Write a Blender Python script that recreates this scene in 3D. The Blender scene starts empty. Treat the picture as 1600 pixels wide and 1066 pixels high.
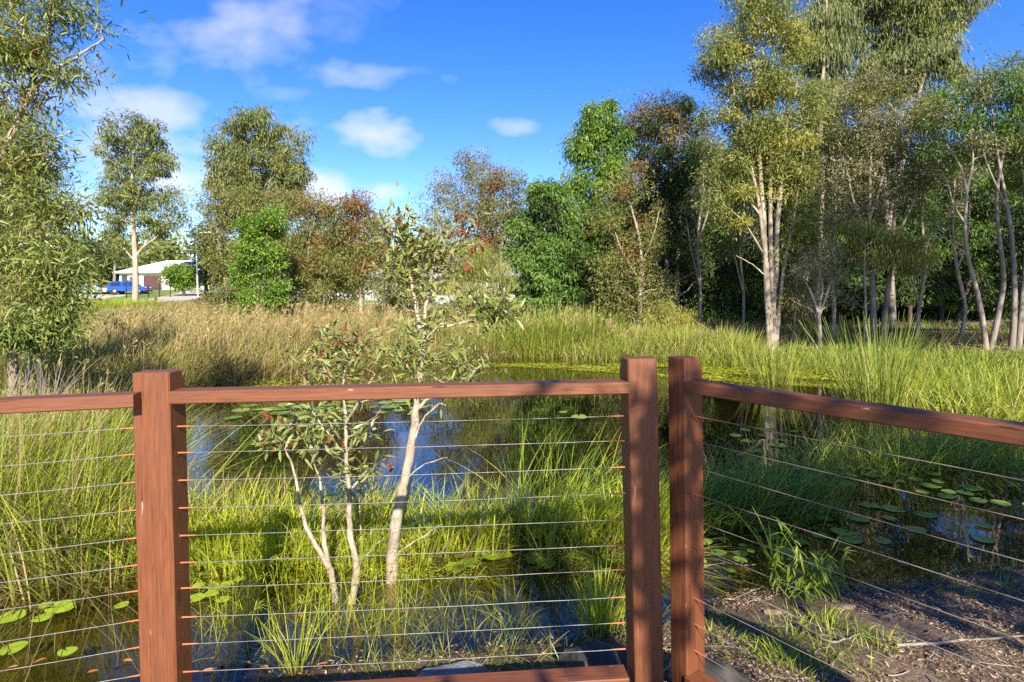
import bpy, math, random
import numpy as np
from mathutils import Vector, Matrix

random.seed(7)
RNG = np.random.default_rng(7)
S = bpy.context.scene
COL = S.collection
R = math.radians

# ------------------------------------------------------------------ camera
F = 900.0                      # focal length in photo pixels (photo 1600 x 1066)
EYE = Vector((0, 0, 1.9))
PITCH, ROLL, SHIFT = R(-1.5), R(-0.5), -0.0309
cd = bpy.data.cameras.new('camera')
cam = bpy.data.objects.new('camera', cd)
COL.objects.link(cam)
CM = Matrix.Rotation(R(90) + PITCH, 3, 'X') @ Matrix.Rotation(ROLL, 3, 'Z')
cam.matrix_world = Matrix.Translation(EYE) @ CM.to_4x4()
cd.sensor_width = 36
cd.lens = F / 1600 * 36
cd.shift_y = SHIFT
cd.clip_start, cd.clip_end = 0.05, 3000
S.camera = cam


def ray(px, py):
    return CM @ Vector(((px - 800) / F, ((533 - py) + SHIFT * 1600) / F, -1))


def W(px, py, D):              # the point at distance D (world y) seen at a photo pixel
    d = ray(px, py)
    return np.array(EYE + d * (D / d.y))


def Gz(px, py, z):             # the point at height z seen at a photo pixel
    d = ray(px, py)
    return np.array(EYE + d * ((z - EYE.z) / d.z))


# ------------------------------------------------------------------ light and sky
SUN_AZ, SUN_EL = R(12), R(31)      # azimuth: degrees to the right of straight behind
sdir = Vector((math.sin(SUN_AZ) * math.cos(SUN_EL), -math.cos(SUN_AZ) * math.cos(SUN_EL), math.sin(SUN_EL)))
sl = bpy.data.lights.new('sun', 'SUN')
sl.energy, sl.angle, sl.color = 5.0, R(0.5), (1.0, 0.93, 0.80)
so = bpy.data.objects.new('sun', sl)
COL.objects.link(so)
so.rotation_euler = sdir.to_track_quat('Z', 'Y').to_euler()
so.location = (10, -20, 30)

world = bpy.data.worlds.new('World')
S.world = world
world.use_nodes = True
nt = world.node_tree
nt.nodes.clear()
N = nt.nodes.new


def lk(t, a, b):
    t.links.new(a, b)


def math_node(t, op, a, b=None, clamp=False):
    n = t.nodes.new('ShaderNodeMath')
    n.operation = op
    n.use_clamp = clamp
    for i, v in enumerate((a, b)):
        if v is None:
            continue
        if isinstance(v, (int, float)):
            n.inputs[i].default_value = v
        else:
            t.links.new(v, n.inputs[i])
    return n.outputs[0]


out = N('ShaderNodeOutputWorld')
bg = N('ShaderNodeBackground')
bg.inputs['Strength'].default_value = 0.068
sky = N('ShaderNodeTexSky')
sky.sky_type = 'NISHITA'
sky.sun_disc = False
sky.sun_elevation = SUN_EL
sky.sun_rotation = math.atan2(sdir.x, sdir.y)
sky.air_density, sky.dust_density, sky.ozone_density = 1.0, 0.25, 3.5
hs = N('ShaderNodeHueSaturation')
hs.inputs['Saturation'].default_value = 1.34
hs.inputs['Hue'].default_value = 0.521
hs.inputs['Value'].default_value = 1.6
lk(nt, sky.outputs[0], hs.inputs['Color'])
tc = N('ShaderNodeTexCoord')
sx = N('ShaderNodeSeparateXYZ')
lk(nt, tc.outputs['Generated'], sx.inputs[0])
ymax = math_node(nt, 'MAXIMUM', sx.outputs[1], 0.05)
U = math_node(nt, 'DIVIDE', sx.outputs[0], ymax)
V_ = math_node(nt, 'DIVIDE', sx.outputs[2], ymax)
cxyz = N('ShaderNodeCombineXYZ')
lk(nt, U, cxyz.inputs[0])
lk(nt, math_node(nt, 'MULTIPLY', V_, 1.6), cxyz.inputs[1])
n1 = N('ShaderNodeTexNoise')
n1.inputs['Scale'].default_value = 7
n1.inputs['Detail'].default_value = 10
n1.inputs['Roughness'].default_value = 0.52
lk(nt, cxyz.outputs[0], n1.inputs['Vector'])
n2 = N('ShaderNodeTexNoise')
n2.inputs['Scale'].default_value = 3.1
n2.inputs['Detail'].default_value = 5
lk(nt, cxyz.outputs[0], n2.inputs['Vector'])
wob = math_node(nt, 'MULTIPLY', math_node(nt, 'SUBTRACT', n1.outputs[0], 0.5), 4.6)
wob2 = math_node(nt, 'MULTIPLY', math_node(nt, 'SUBTRACT', n2.outputs[0], 0.5), 3.0)
wobs = math_node(nt, 'ADD', wob, wob2)
total = None
# every cloud: place, half size and density (directions of the sky)
for (px, py, rx, ry, dens, soft) in [(345, 55, 150, 95, 0.62, 1.3), (575, 208, 92, 33, 0.62, 0.8), (470, 205, 60, 50, 0.45, 0.8),
                                     (500, 290, 95, 36, 0.72, 0.7), (580, 300, 60, 18, 0.6, 0.7), (225, 172, 120, 40, 0.5, 0.9),
                                     (575, 115, 140, 24, 0.42, 0.9), (795, 199, 45, 15, 0.40, 0.8), (290, 285, 85, 75, 0.66, 0.8),
                                     (130, 270, 90, 90, 0.70, 0.8), (440, 147, 55, 18, 0.3, 1.0), (545, 30, 80, 40, 0.24, 1.2),
                                     (620, 360, 90, 34, 0.70, 0.8), (60, 120, 120, 60, 0.40, 1.1), (-300, 150, 240, 110, 0.6, 1.0),
                                     (1900, 120, 260, 60, 0.5, 1.0), (1330, 300, 180, 40, 0.25, 1.0), (700, -420, 300, 90, 0.5, 1.0)]:
    d = ray(px, py)
    u0, v0 = d.x / d.y, d.z / d.y
    a = math_node(nt, 'DIVIDE', math_node(nt, 'SUBTRACT', U, u0), 1.05 * rx / F)
    b = math_node(nt, 'DIVIDE', math_node(nt, 'SUBTRACT', V_, v0), 1.1 * ry / F)
    r2 = math_node(nt, 'ADD', math_node(nt, 'MULTIPLY', a, a), math_node(nt, 'MULTIPLY', b, b))
    e = math_node(nt, 'ADD', math_node(nt, 'SUBTRACT', 0.85, r2), wobs)
    m = math_node(nt, 'DIVIDE', e, soft * 1.6, True)
    m = math_node(nt, 'MULTIPLY', m, min(0.9, dens * 1.15))
    total = m if total is None else math_node(nt, 'MAXIMUM', total, m)
front = math_node(nt, 'MULTIPLY', math_node(nt, 'SUBTRACT', sx.outputs[1], 0.1), 4.0, True)
total = math_node(nt, 'MULTIPLY', total, front)
mx = N('ShaderNodeMix')
mx.data_type = 'RGBA'
lk(nt, total, mx.inputs['Factor'])
lk(nt, hs.outputs[0], mx.inputs['A'])
mx.inputs['B'].default_value = (6.6, 6.6, 7.7, 1)
lk(nt, mx.outputs['Result'], bg.inputs['Color'])
lk(nt, bg.outputs[0], out.inputs[0])

vs = S.view_settings
vs.view_transform, vs.look, vs.exposure, vs.gamma = 'Standard', 'None', 1.25, 1.0
cy = S.cycles
cy.max_bounces, cy.diffuse_bounces, cy.glossy_bounces, cy.transmission_bounces, cy.transparent_max_bounces = 7, 3, 3, 4, 6
cy.caustics_reflective = cy.caustics_refractive = False
cy.sample_clamp_indirect = 6
cy.use_denoising = False


# ------------------------------------------------------------------ materials
def new_mat(name):
    m = bpy.data.materials.new(name)
    m.use_nodes = True
    t = m.node_tree
    t.nodes.clear()
    o = t.nodes.new('ShaderNodeOutputMaterial')
    return m, t, o


def ramp(t, fac, stops):
    n = t.nodes.new('ShaderNodeValToRGB')
    el = n.color_ramp.elements
    while len(el) < len(stops):
        el.new(0.5)
    for e, (p, c) in zip(el, stops):
        e.position = p
        e.color = (*c, 1)
    lk(t, fac, n.inputs[0])
    return n.outputs[0]


def attr(t, name):
    n = t.nodes.new('ShaderNodeAttribute')
    n.attribute_name = name
    return n.outputs['Fac']


def noise(t, scale, detail=4, rough=0.55, vec=None, coord='Object', stretch=None):
    n = t.nodes.new('ShaderNodeTexNoise')
    n.inputs['Scale'].default_value = scale
    n.inputs['Detail'].default_value = detail
    n.inputs['Roughness'].default_value = rough
    c = t.nodes.new('ShaderNodeTexCoord')
    v = c.outputs[coord]
    if stretch:
        mp = t.nodes.new('ShaderNodeMapping')
        mp.inputs['Scale'].default_value = stretch
        lk(t, v, mp.inputs[0])
        v = mp.outputs[0]
    lk(t, v, n.inputs['Vector'])
    return n.outputs[0]


def mixc(t, fac, a, b, mode='MIX'):
    n = t.nodes.new('ShaderNodeMix')
    n.data_type = 'RGBA'
    n.blend_type = mode
    for k, v in (('Factor', fac), ('A', a), ('B', b)):
        if isinstance(v, (int, float)):
            n.inputs[k].default_value = v
        elif isinstance(v, tuple):
            n.inputs[k].default_value = (*v, 1)
        else:
            lk(t, v, n.inputs[k])
    return n.outputs['Result']


def principled(t, o, col, rough=0.6, spec=0.4, metal=0.0, bump=None, bstr=0.3, bdist=0.02):
    p = t.nodes.new('ShaderNodeBsdfPrincipled')
    if isinstance(col, tuple):
        p.inputs['Base Color'].default_value = (*col, 1)
    else:
        lk(t, col, p.inputs['Base Color'])
    if isinstance(rough, (int, float)):
        p.inputs['Roughness'].default_value = rough
    else:
        lk(t, rough, p.inputs['Roughness'])
    p.inputs['Specular IOR Level'].default_value = spec
    p.inputs['Metallic'].default_value = metal
    if bump is not None:
        b = t.nodes.new('ShaderNodeBump')
        b.inputs['Strength'].default_value = bstr
        b.inputs['Distance'].default_value = bdist
        lk(t, bump, b.inputs['Height'])
        lk(t, b.outputs[0], p.inputs['Normal'])
    lk(t, p.outputs[0], o.inputs[0])
    return p


def leaf_mat(name, stops, trans=0.34, rough=0.5, spec=0.3, along=None, gain=1.4, spots=None):
    """stops: colours picked by the per-leaf value; along: colour of (root, amount) toward which blades turn at the root"""
    m, t, o = new_mat(name)
    c = ramp(t, attr(t, 'var'), [(p, tuple(min(0.62, v * gain) for v in q)) for p, q in stops])
    if spots:
        c = mixc(t, math_node(t, 'MULTIPLY', math_node(t, 'SUBTRACT', noise(t, 3.5, 6, 0.7), 0.56), 7.0, True), c, spots)
    if along:
        f = math_node(t, 'SUBTRACT', 1.0, math_node(t, 'MULTIPLY', attr(t, 'along'), 1.0 / along[1]), True)
        c = mixc(t, math_node(t, 'MULTIPLY', f, 0.75), c, along[0])
    p = t.nodes.new('ShaderNodeBsdfPrincipled')
    lk(t, c, p.inputs['Base Color'])
    p.inputs['Roughness'].default_value = rough
    p.inputs['Specular IOR Level'].default_value = spec
    tr = t.nodes.new('ShaderNodeBsdfTranslucent')
    c2 = mixc(t, 1.0, c, (1.25, 1.25, 0.55), 'MULTIPLY')
    lk(t, c2, tr.inputs[0])
    ms = t.nodes.new('ShaderNodeMixShader')
    ms.inputs[0].default_value = trans
    lk(t, p.outputs[0], ms.inputs[1])
    lk(t, tr.outputs[0], ms.inputs[2])
    lk(t, ms.outputs[0], o.inputs[0])
    return m


def plain(name, col, rough=0.6, spec=0.4, metal=0.0, vary=0.15, scale=3.0):
    m, t, o = new_mat(name)
    n = noise(t, scale, 5)
    lo = tuple(c * (1 - vary) for c in col)
    hi = tuple(min(1, c * (1 + vary)) for c in col)
    principled(t, o, ramp(t, n, [(0.3, lo), (0.7, hi)]), rough, spec, metal)
    return m


def bark_mat(name, cols, scale=9, stretch=(1, 1, 0.35), bstr=0.7, bdist=0.03):
    m, t, o = new_mat(name)
    n = noise(t, scale, 7, 0.65, stretch=stretch)
    n2 = noise(t, scale * 0.3, 3, 0.5, stretch=(1, 1, 0.5))
    c = ramp(t, n, [(0.30, cols[0]), (0.48, cols[1]), (0.70, cols[2])])
    c = mixc(t, math_node(t, 'MULTIPLY', math_node(t, 'SUBTRACT', n2, 0.42), 3.0, True), c, cols[3])
    principled(t, o, c, 0.9, 0.15, bump=n, bstr=bstr, bdist=bdist)
    return m


def wood_mat(name, long_axis):
    st = [14, 14, 14]
    st['xyz'.index(long_axis)] = 0.7
    m, t, o = new_mat(name)
    g = noise(t, 9, 8, 0.7, stretch=tuple(st))
    st5 = [7, 7, 7]
    st5['xyz'.index(long_axis)] = 1.3
    big = noise(t, 1.0, 5, 0.65, stretch=tuple(st5))
    st2 = [26, 26, 26]
    st2['xyz'.index(long_axis)] = 1.5
    ck = noise(t, 4, 3, 0.5, stretch=tuple(st2))
    c = ramp(t, g, [(0.25, (0.075, 0.025, 0.009)), (0.5, (0.150, 0.048, 0.017)), (0.75, (0.215, 0.074, 0.026))])
    c = mixc(t, math_node(t, 'MULTIPLY', math_node(t, 'SUBTRACT', big, 0.5), 2.6, True), c, (0.14, 0.052, 0.032))
    c = mixc(t, math_node(t, 'MULTIPLY', math_node(t, 'SUBTRACT', 0.36, big), 4.0, True), c, (0.30, 0.075, 0.035))
    # cracks with the grain and pale scuffs
    c = mixc(t, math_node(t, 'MULTIPLY', math_node(t, 'SUBTRACT', ck, 0.645), 12, True), c, (0.045, 0.014, 0.009))
    vo = t.nodes.new('ShaderNodeTexVoronoi')         # a few knots
    vo.inputs['Scale'].default_value = 1.0
    cn = t.nodes.new('ShaderNodeTexCoord')
    mp = t.nodes.new('ShaderNodeMapping')
    st4 = [9, 9, 9]
    st4['xyz'.index(long_axis)] = 3.4
    mp.inputs['Scale'].default_value = st4
    lk(t, cn.outputs['Object'], mp.inputs[0])
    lk(t, mp.outputs[0], vo.inputs['Vector'])
    kn = math_node(t, 'MULTIPLY', math_node(t, 'SUBTRACT', 0.17, vo.outputs['Distance']), 9.0, True)
    c = mixc(t, math_node(t, 'MULTIPLY', kn, 0.7), c, (0.05, 0.018, 0.009))
    st3 = [60, 60, 60]
    st3['xyz'.index(long_axis)] = 9
    sc = noise(t, 1.0, 2, 0.5, stretch=tuple(st3))
    scm = math_node(t, 'MULTIPLY', math_node(t, 'SUBTRACT', sc, 0.735), 14, True)
    c = mixc(t, math_node(t, 'MULTIPLY', scm, 0.75), c, (0.50, 0.42, 0.36))
    rg = math_node(t, 'ADD', math_node(t, 'MULTIPLY', g, 0.35), 0.36)
    principled(t, o, c, rg, 0.45, bump=g, bstr=0.22, bdist=0.004)
    return m


M = {}
M['post_wood'] = wood_mat('post_wood', 'z')
M['rail_wood'] = wood_mat('rail_wood', 'x')
M['wire'] = plain('wire_steel', (0.22, 0.215, 0.205), 0.5, 0.5, 0.5, 0.3, 30)
M['wire_old'] = plain('wire_weathered', (0.30, 0.24, 0.18), 0.6, 0.4, 0.3, 0.3, 20)
M['wire_red'] = plain('wire_stained', (0.42, 0.13, 0.06), 0.6, 0.3)
M['paper'] = bark_mat('paperbark', [(0.11, 0.075, 0.05), (0.36, 0.295, 0.215), (0.52, 0.455, 0.355), (0.28, 0.21, 0.14)], 30, (1, 1, 0.5), 0.9, 0.012)
M['paper_far'] = bark_mat('paperbark_far', [(0.13, 0.10, 0.075), (0.32, 0.265, 0.20), (0.47, 0.40, 0.31), (0.26, 0.19, 0.13)], 7, (1, 1, 0.3))
M['grey_bark'] = bark_mat('grey_bark', [(0.10, 0.085, 0.07), (0.22, 0.19, 0.155), (0.33, 0.29, 0.24), (0.20, 0.16, 0.12)], 8, (1, 1, 0.25))
M['gum_bark'] = bark_mat('gum_bark', [(0.18, 0.12, 0.08), (0.38, 0.30, 0.22), (0.52, 0.44, 0.35), (0.34, 0.20, 0.12)], 5, (1, 1, 0.2))
M['dark_bark'] = bark_mat('dark_bark', [(0.035, 0.028, 0.022), (0.075, 0.06, 0.045), (0.12, 0.10, 0.08), (0.06, 0.05, 0.035)], 8)
M['l_paper'] = leaf_mat('leaf_paperbark', [(0.0, (0.09, 0.105, 0.028)), (0.5, (0.155, 0.175, 0.044)), (1.0, (0.24, 0.245, 0.07))])
M['l_olive'] = leaf_mat('leaf_olive', [(0.0, (0.085, 0.088, 0.024)), (0.5, (0.14, 0.145, 0.038)), (1.0, (0.22, 0.215, 0.065))])
M['l_brown'] = leaf_mat('leaf_bronze', [(0.0, (0.11, 0.075, 0.03)), (0.5, (0.17, 0.12, 0.045)), (1.0, (0.24, 0.18, 0.07))])
M['l_rust'] = leaf_mat('leaf_rust', [(0.0, (0.12, 0.055, 0.022)), (0.6, (0.19, 0.10, 0.038)), (1.0, (0.24, 0.16, 0.06))])
M['l_fig'] = leaf_mat('leaf_fig', [(0.0, (0.065, 0.115, 0.014)), (0.5, (0.12, 0.195, 0.024)), (1.0, (0.20, 0.27, 0.045))], 0.36, 0.42, 0.4)
M['l_green'] = leaf_mat('leaf_green', [(0.0, (0.045, 0.085, 0.016)), (0.5, (0.085, 0.15, 0.026)), (1.0, (0.15, 0.225, 0.045))], 0.32)
M['l_dark'] = leaf_mat('leaf_dark', [(0.0, (0.020, 0.038, 0.010)), (0.5, (0.045, 0.072, 0.018)), (1.0, (0.10, 0.135, 0.035))], 0.25, gain=1.0)
M['l_gum'] = leaf_mat('leaf_gum', [(0.0, (0.065, 0.085, 0.026)), (0.5, (0.11, 0.13, 0.04)), (1.0, (0.18, 0.195, 0.07))], 0.3, 0.5, 0.3)
M['l_grey'] = leaf_mat('leaf_grey', [(0.0, (0.10, 0.10, 0.055)), (0.5, (0.165, 0.16, 0.085)), (1.0, (0.24, 0.225, 0.13))], 0.25)
M['l_gold'] = leaf_mat('leaf_gold', [(0.0, (0.15, 0.145, 0.025)), (0.5, (0.235, 0.225, 0.045)), (1.0, (0.32, 0.30, 0.08))])
M['l_near'] = leaf_mat('leaf_near', [(0.0, (0.065, 0.085, 0.018)), (0.45, (0.13, 0.155, 0.034)), (0.85, (0.22, 0.24, 0.06)), (1.0, (0.36, 0.31, 0.11))], 0.32, 0.4, 0.45)
M['l_sap'] = leaf_mat('leaf_sapling', [(0.0, (0.085, 0.10, 0.028)), (0.5, (0.155, 0.18, 0.046)), (0.9, (0.23, 0.25, 0.07)), (1.0, (0.34, 0.27, 0.10))], 0.3, 0.36, 0.5)
M['twig'] = plain('dead_twig', (0.26, 0.22, 0.18), 0.9, 0.1)
M['spike'] = leaf_mat('flower_rust', [(0.0, (0.15, 0.035, 0.018)), (0.5, (0.30, 0.085, 0.035)), (1.0, (0.40, 0.18, 0.08))], 0.2, 0.7, 0.1, gain=1.0)
M['cream'] = leaf_mat('flower_cream', [(0.0, (0.62, 0.55, 0.26)), (1.0, (0.80, 0.76, 0.48))], 0.3, 0.7, 0.1, gain=1.0)
ROOT_TAN = (0.20, 0.15, 0.05)
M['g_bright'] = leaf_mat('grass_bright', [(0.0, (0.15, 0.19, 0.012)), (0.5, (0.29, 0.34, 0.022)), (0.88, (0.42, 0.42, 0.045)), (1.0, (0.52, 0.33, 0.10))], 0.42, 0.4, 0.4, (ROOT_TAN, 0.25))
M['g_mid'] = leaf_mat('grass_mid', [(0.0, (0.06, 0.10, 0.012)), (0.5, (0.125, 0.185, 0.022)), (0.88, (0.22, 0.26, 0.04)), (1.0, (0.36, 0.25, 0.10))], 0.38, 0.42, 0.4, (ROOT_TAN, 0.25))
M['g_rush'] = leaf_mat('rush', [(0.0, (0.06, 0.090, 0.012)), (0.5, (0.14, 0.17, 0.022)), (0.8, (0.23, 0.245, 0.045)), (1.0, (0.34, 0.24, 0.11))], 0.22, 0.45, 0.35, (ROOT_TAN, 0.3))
M['g_tan'] = leaf_mat('reed_dry', [(0.0, (0.11, 0.125, 0.03)), (0.3, (0.24, 0.195, 0.07)), (0.7, (0.37, 0.275, 0.125)), (1.0, (0.52, 0.39, 0.20))], 0.3, 0.6, 0.2, (ROOT_TAN, 0.2), gain=1.1)
M['g_far'] = leaf_mat('reed_green', [(0.0, (0.13, 0.18, 0.022)), (0.5, (0.235, 0.285, 0.035)), (0.85, (0.36, 0.37, 0.07)), (1.0, (0.46, 0.34, 0.15))], 0.4, 0.5, 0.3, (ROOT_TAN, 0.25), gain=1.15)
M['g_lawn'] = leaf_mat('lawn_blades', [(0.0, (0.10, 0.16, 0.02)), (1.0, (0.22, 0.27, 0.05))], 0.3)
M['weed_mat'] = leaf_mat('floating_weed', [(0.0, (0.22, 0.27, 0.012)), (0.6, (0.38, 0.42, 0.020)), (1.0, (0.46, 0.42, 0.06))], 0.15, 0.4, 0.5, gain=1.0)
M['scum'] = leaf_mat('pond_scum', [(0.0, (0.09, 0.075, 0.03)), (0.5, (0.16, 0.17, 0.04)), (1.0, (0.30, 0.30, 0.08))], 0.15, 0.6, 0.3, gain=1.0)
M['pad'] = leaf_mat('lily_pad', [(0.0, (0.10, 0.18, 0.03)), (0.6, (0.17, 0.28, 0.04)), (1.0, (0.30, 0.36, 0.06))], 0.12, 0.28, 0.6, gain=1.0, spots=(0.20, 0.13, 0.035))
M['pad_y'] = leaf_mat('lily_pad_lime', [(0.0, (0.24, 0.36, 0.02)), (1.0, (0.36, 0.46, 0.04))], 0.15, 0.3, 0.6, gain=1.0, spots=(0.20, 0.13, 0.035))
M['litter'] = leaf_mat('litter', [(0.0, (0.07, 0.048, 0.028)), (0.4, (0.21, 0.145, 0.085)), (0.75, (0.38, 0.28, 0.175)), (0.93, (0.48, 0.38, 0.25)), (1.0, (0.38, 0.12, 0.05))], 0.05, 0.8, 0.1, gain=1.0)
M['litter_red'] = leaf_mat('fallen_leaf', [(0.0, (0.32, 0.10, 0.03)), (1.0, (0.52, 0.22, 0.07))], 0.15, 0.5, 0.3, gain=1.0)


def ground_mat():
    m, t, o = new_mat('soil')
    a = noise(t, 2.2, 8, 0.65)
    b = noise(t, 38, 5, 0.7)
    c = ramp(t, b, [(0.28, (0.075, 0.050, 0.034)), (0.5, (0.19, 0.13, 0.088)), (0.72, (0.34, 0.25, 0.18))])
    c = mixc(t, math_node(t, 'MULTIPLY', math_node(t, 'SUBTRACT', a, 0.48), 3.5, True), c, (0.075, 0.062, 0.03))
    tcn = t.nodes.new('ShaderNodeTexCoord')
    sp = t.nodes.new('ShaderNodeSeparateXYZ')
    lk(t, tcn.outputs['Object'], sp.inputs[0])
    # wet margin, and grass cover farther out
    wet = math_node(t, 'SUBTRACT', 1.0, math_node(t, 'MULTIPLY', math_node(t, 'ADD', sp.outputs[2], 0.02), 14.0), True)
    c = mixc(t, math_node(t, 'MULTIPLY', wet, 0.8), c, (0.028, 0.022, 0.013))
    # pond bed: olive silt with algae in the shallows, mud deeper down, painted near-black for the light lost in deep water
    bed = math_node(t, 'MULTIPLY', math_node(t, 'ADD', sp.outputs[2], 0.05), -9.0, True)
    bc = ramp(t, noise(t, 3.0, 7, 0.7), [(0.32, (0.06, 0.055, 0.02)), (0.55, (0.15, 0.14, 0.04)), (0.72, (0.24, 0.225, 0.06))])
    c = mixc(t, bed, c, bc)
    deep = math_node(t, 'MULTIPLY', math_node(t, 'ADD', sp.outputs[2], 0.16), -4.0, True)
    c = mixc(t, deep, c, (0.022, 0.019, 0.009))
    far = math_node(t, 'MULTIPLY', math_node(t, 'SUBTRACT', sp.outputs[1], 38.0), 0.2, True)
    gr = ramp(t, noise(t, 1.3, 6, 0.7), [(0.3, (0.10, 0.135, 0.028)), (0.7, (0.19, 0.20, 0.055))])
    c = mixc(t, far, c, gr)
    principled(t, o, c, 0.95, 0.1, bump=b, bstr=0.7, bdist=0.03)
    return m


def water_mat():
    m, t, o = new_mat('pond_water')
    rip = noise(t, 2.2, 3, 0.5, stretch=(1.0, 1.7, 1))
    bp = t.nodes.new('ShaderNodeBump')
    bp.inputs['Strength'].default_value = 0.022
    bp.inputs['Distance'].default_value = 0.05
    lk(t, rip, bp.inputs['Height'])
    gl = t.nodes.new('ShaderNodeBsdfGlossy')
    gl.inputs['Roughness'].default_value = 0.012
    lk(t, bp.outputs[0], gl.inputs['Normal'])
    tr = t.nodes.new('ShaderNodeBsdfTransparent')
    tr.inputs[0].default_value = (0.66, 0.60, 0.32, 1)
    lw = t.nodes.new('ShaderNodeLayerWeight')        # same reflectance from either side of the surface
    lw.inputs['Blend'].default_value = 0.5
    lk(t, bp.outputs[0], lw.inputs['Normal'])
    fr = math_node(t, 'ADD', math_node(t, 'MULTIPLY', math_node(t, 'POWER', lw.outputs['Facing'], 3.5), 0.95), 0.045, True)
    ms = t.nodes.new('ShaderNodeMixShader')
    lk(t, fr, ms.inputs[0])
    lk(t, tr.outputs[0], ms.inputs[1])
    lk(t, gl.outputs[0], ms.inputs[2])
    lk(t, ms.outputs[0], o.inputs[0])
    return m


M['soil'] = ground_mat()
M['water'] = water_mat()
M['road'] = plain('asphalt', (0.16, 0.155, 0.15), 0.9, 0.2, 0, 0.2, 6)
M['drive'] = plain('driveway_concrete', (0.46, 0.40, 0.31), 0.9, 0.2, 0, 0.1, 2)
M['kerb'] = plain('kerb_concrete', (0.42, 0.40, 0.37), 0.9, 0.2)
M['lawn'] = plain('lawn', (0.17, 0.24, 0.045), 0.95, 0.1, 0, 0.35, 2.5)
M['render'] = plain('wall_render', (0.66, 0.64, 0.58), 0.85, 0.2, 0, 0.06)
M['render_g'] = plain('wall_grey', (0.40, 0.39, 0.37), 0.85, 0.2, 0, 0.08)
M['roof_w'] = plain('roof_white', (0.80, 0.80, 0.79), 0.5, 0.4, 0, 0.04)
M['roof_g'] = plain('roof_grey', (0.30, 0.31, 0.33), 0.55, 0.4, 0, 0.08)
M['garage'] = plain('garage_door', (0.085, 0.038, 0.032), 0.5, 0.4)
M['glass'] = plain('window_glass', (0.02, 0.025, 0.03), 0.06, 0.8, 0, 0.1)
M['frame'] = plain('window_frame', (0.08, 0.08, 0.08), 0.5, 0.4)
M['solar'] = plain('solar_cells', (0.02, 0.035, 0.10), 0.12, 0.7, 0, 0.2)
M['blue'] = plain('car_blue', (0.008, 0.06, 0.50), 0.22, 0.7, 0.1, 0.05)
M['silver'] = plain('car_silver', (0.52, 0.53, 0.55), 0.3, 0.6, 0.4, 0.03)
M['white'] = plain('car_white', (0.78, 0.78, 0.77), 0.25, 0.6, 0, 0.03)
M['tyre'] = plain('tyre_rubber', (0.02, 0.02, 0.02), 0.85, 0.2)
M['alloy'] = plain('wheel_alloy', (0.50, 0.50, 0.52), 0.35, 0.5, 0.7)
M['lamp_red'] = plain('tail_lamp', (0.35, 0.02, 0.015), 0.2, 0.6)
M['lamp_clear'] = plain('head_lamp', (0.72, 0.74, 0.76), 0.12, 0.8)
M['black'] = plain('black_metal', (0.018, 0.018, 0.018), 0.5, 0.4)
M['pole'] = plain('pole_paint', (0.66, 0.67, 0.66), 0.5, 0.4)
M['bollard'] = plain('bollard_timber', (0.16, 0.07, 0.04), 0.85, 0.2)
M['orange'] = plain('orange_plastic', (0.72, 0.13, 0.02), 0.5, 0.4)
M['plank'] = plain('deck_board', (0.17, 0.13, 0.10), 0.85, 0.2, 0, 0.3, 8)


def rock_mat():
    m, t, o = new_mat('boulder_stone')
    a = noise(t, 5, 9, 0.7)
    b = noise(t, 24, 6, 0.7)
    c = ramp(t, a, [(0.3, (0.10, 0.098, 0.098)), (0.5, (0.21, 0.205, 0.20)), (0.7, (0.40, 0.39, 0.375))])
    c = mixc(t, math_node(t, 'MULTIPLY', math_node(t, 'SUBTRACT', b, 0.56), 5, True), c, (0.11, 0.10, 0.075))
    principled(t, o, c, 0.85, 0.25, bump=b, bstr=0.8, bdist=0.02)
    return m


M['rock'] = rock_mat()
M['stone'] = plain('shore_stone', (0.20, 0.15, 0.11), 0.9, 0.2, 0, 0.35, 14)
M['soil_dark'] = plain('boulder_dark', (0.055, 0.05, 0.045), 0.9, 0.2, 0, 0.4, 9)


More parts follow.
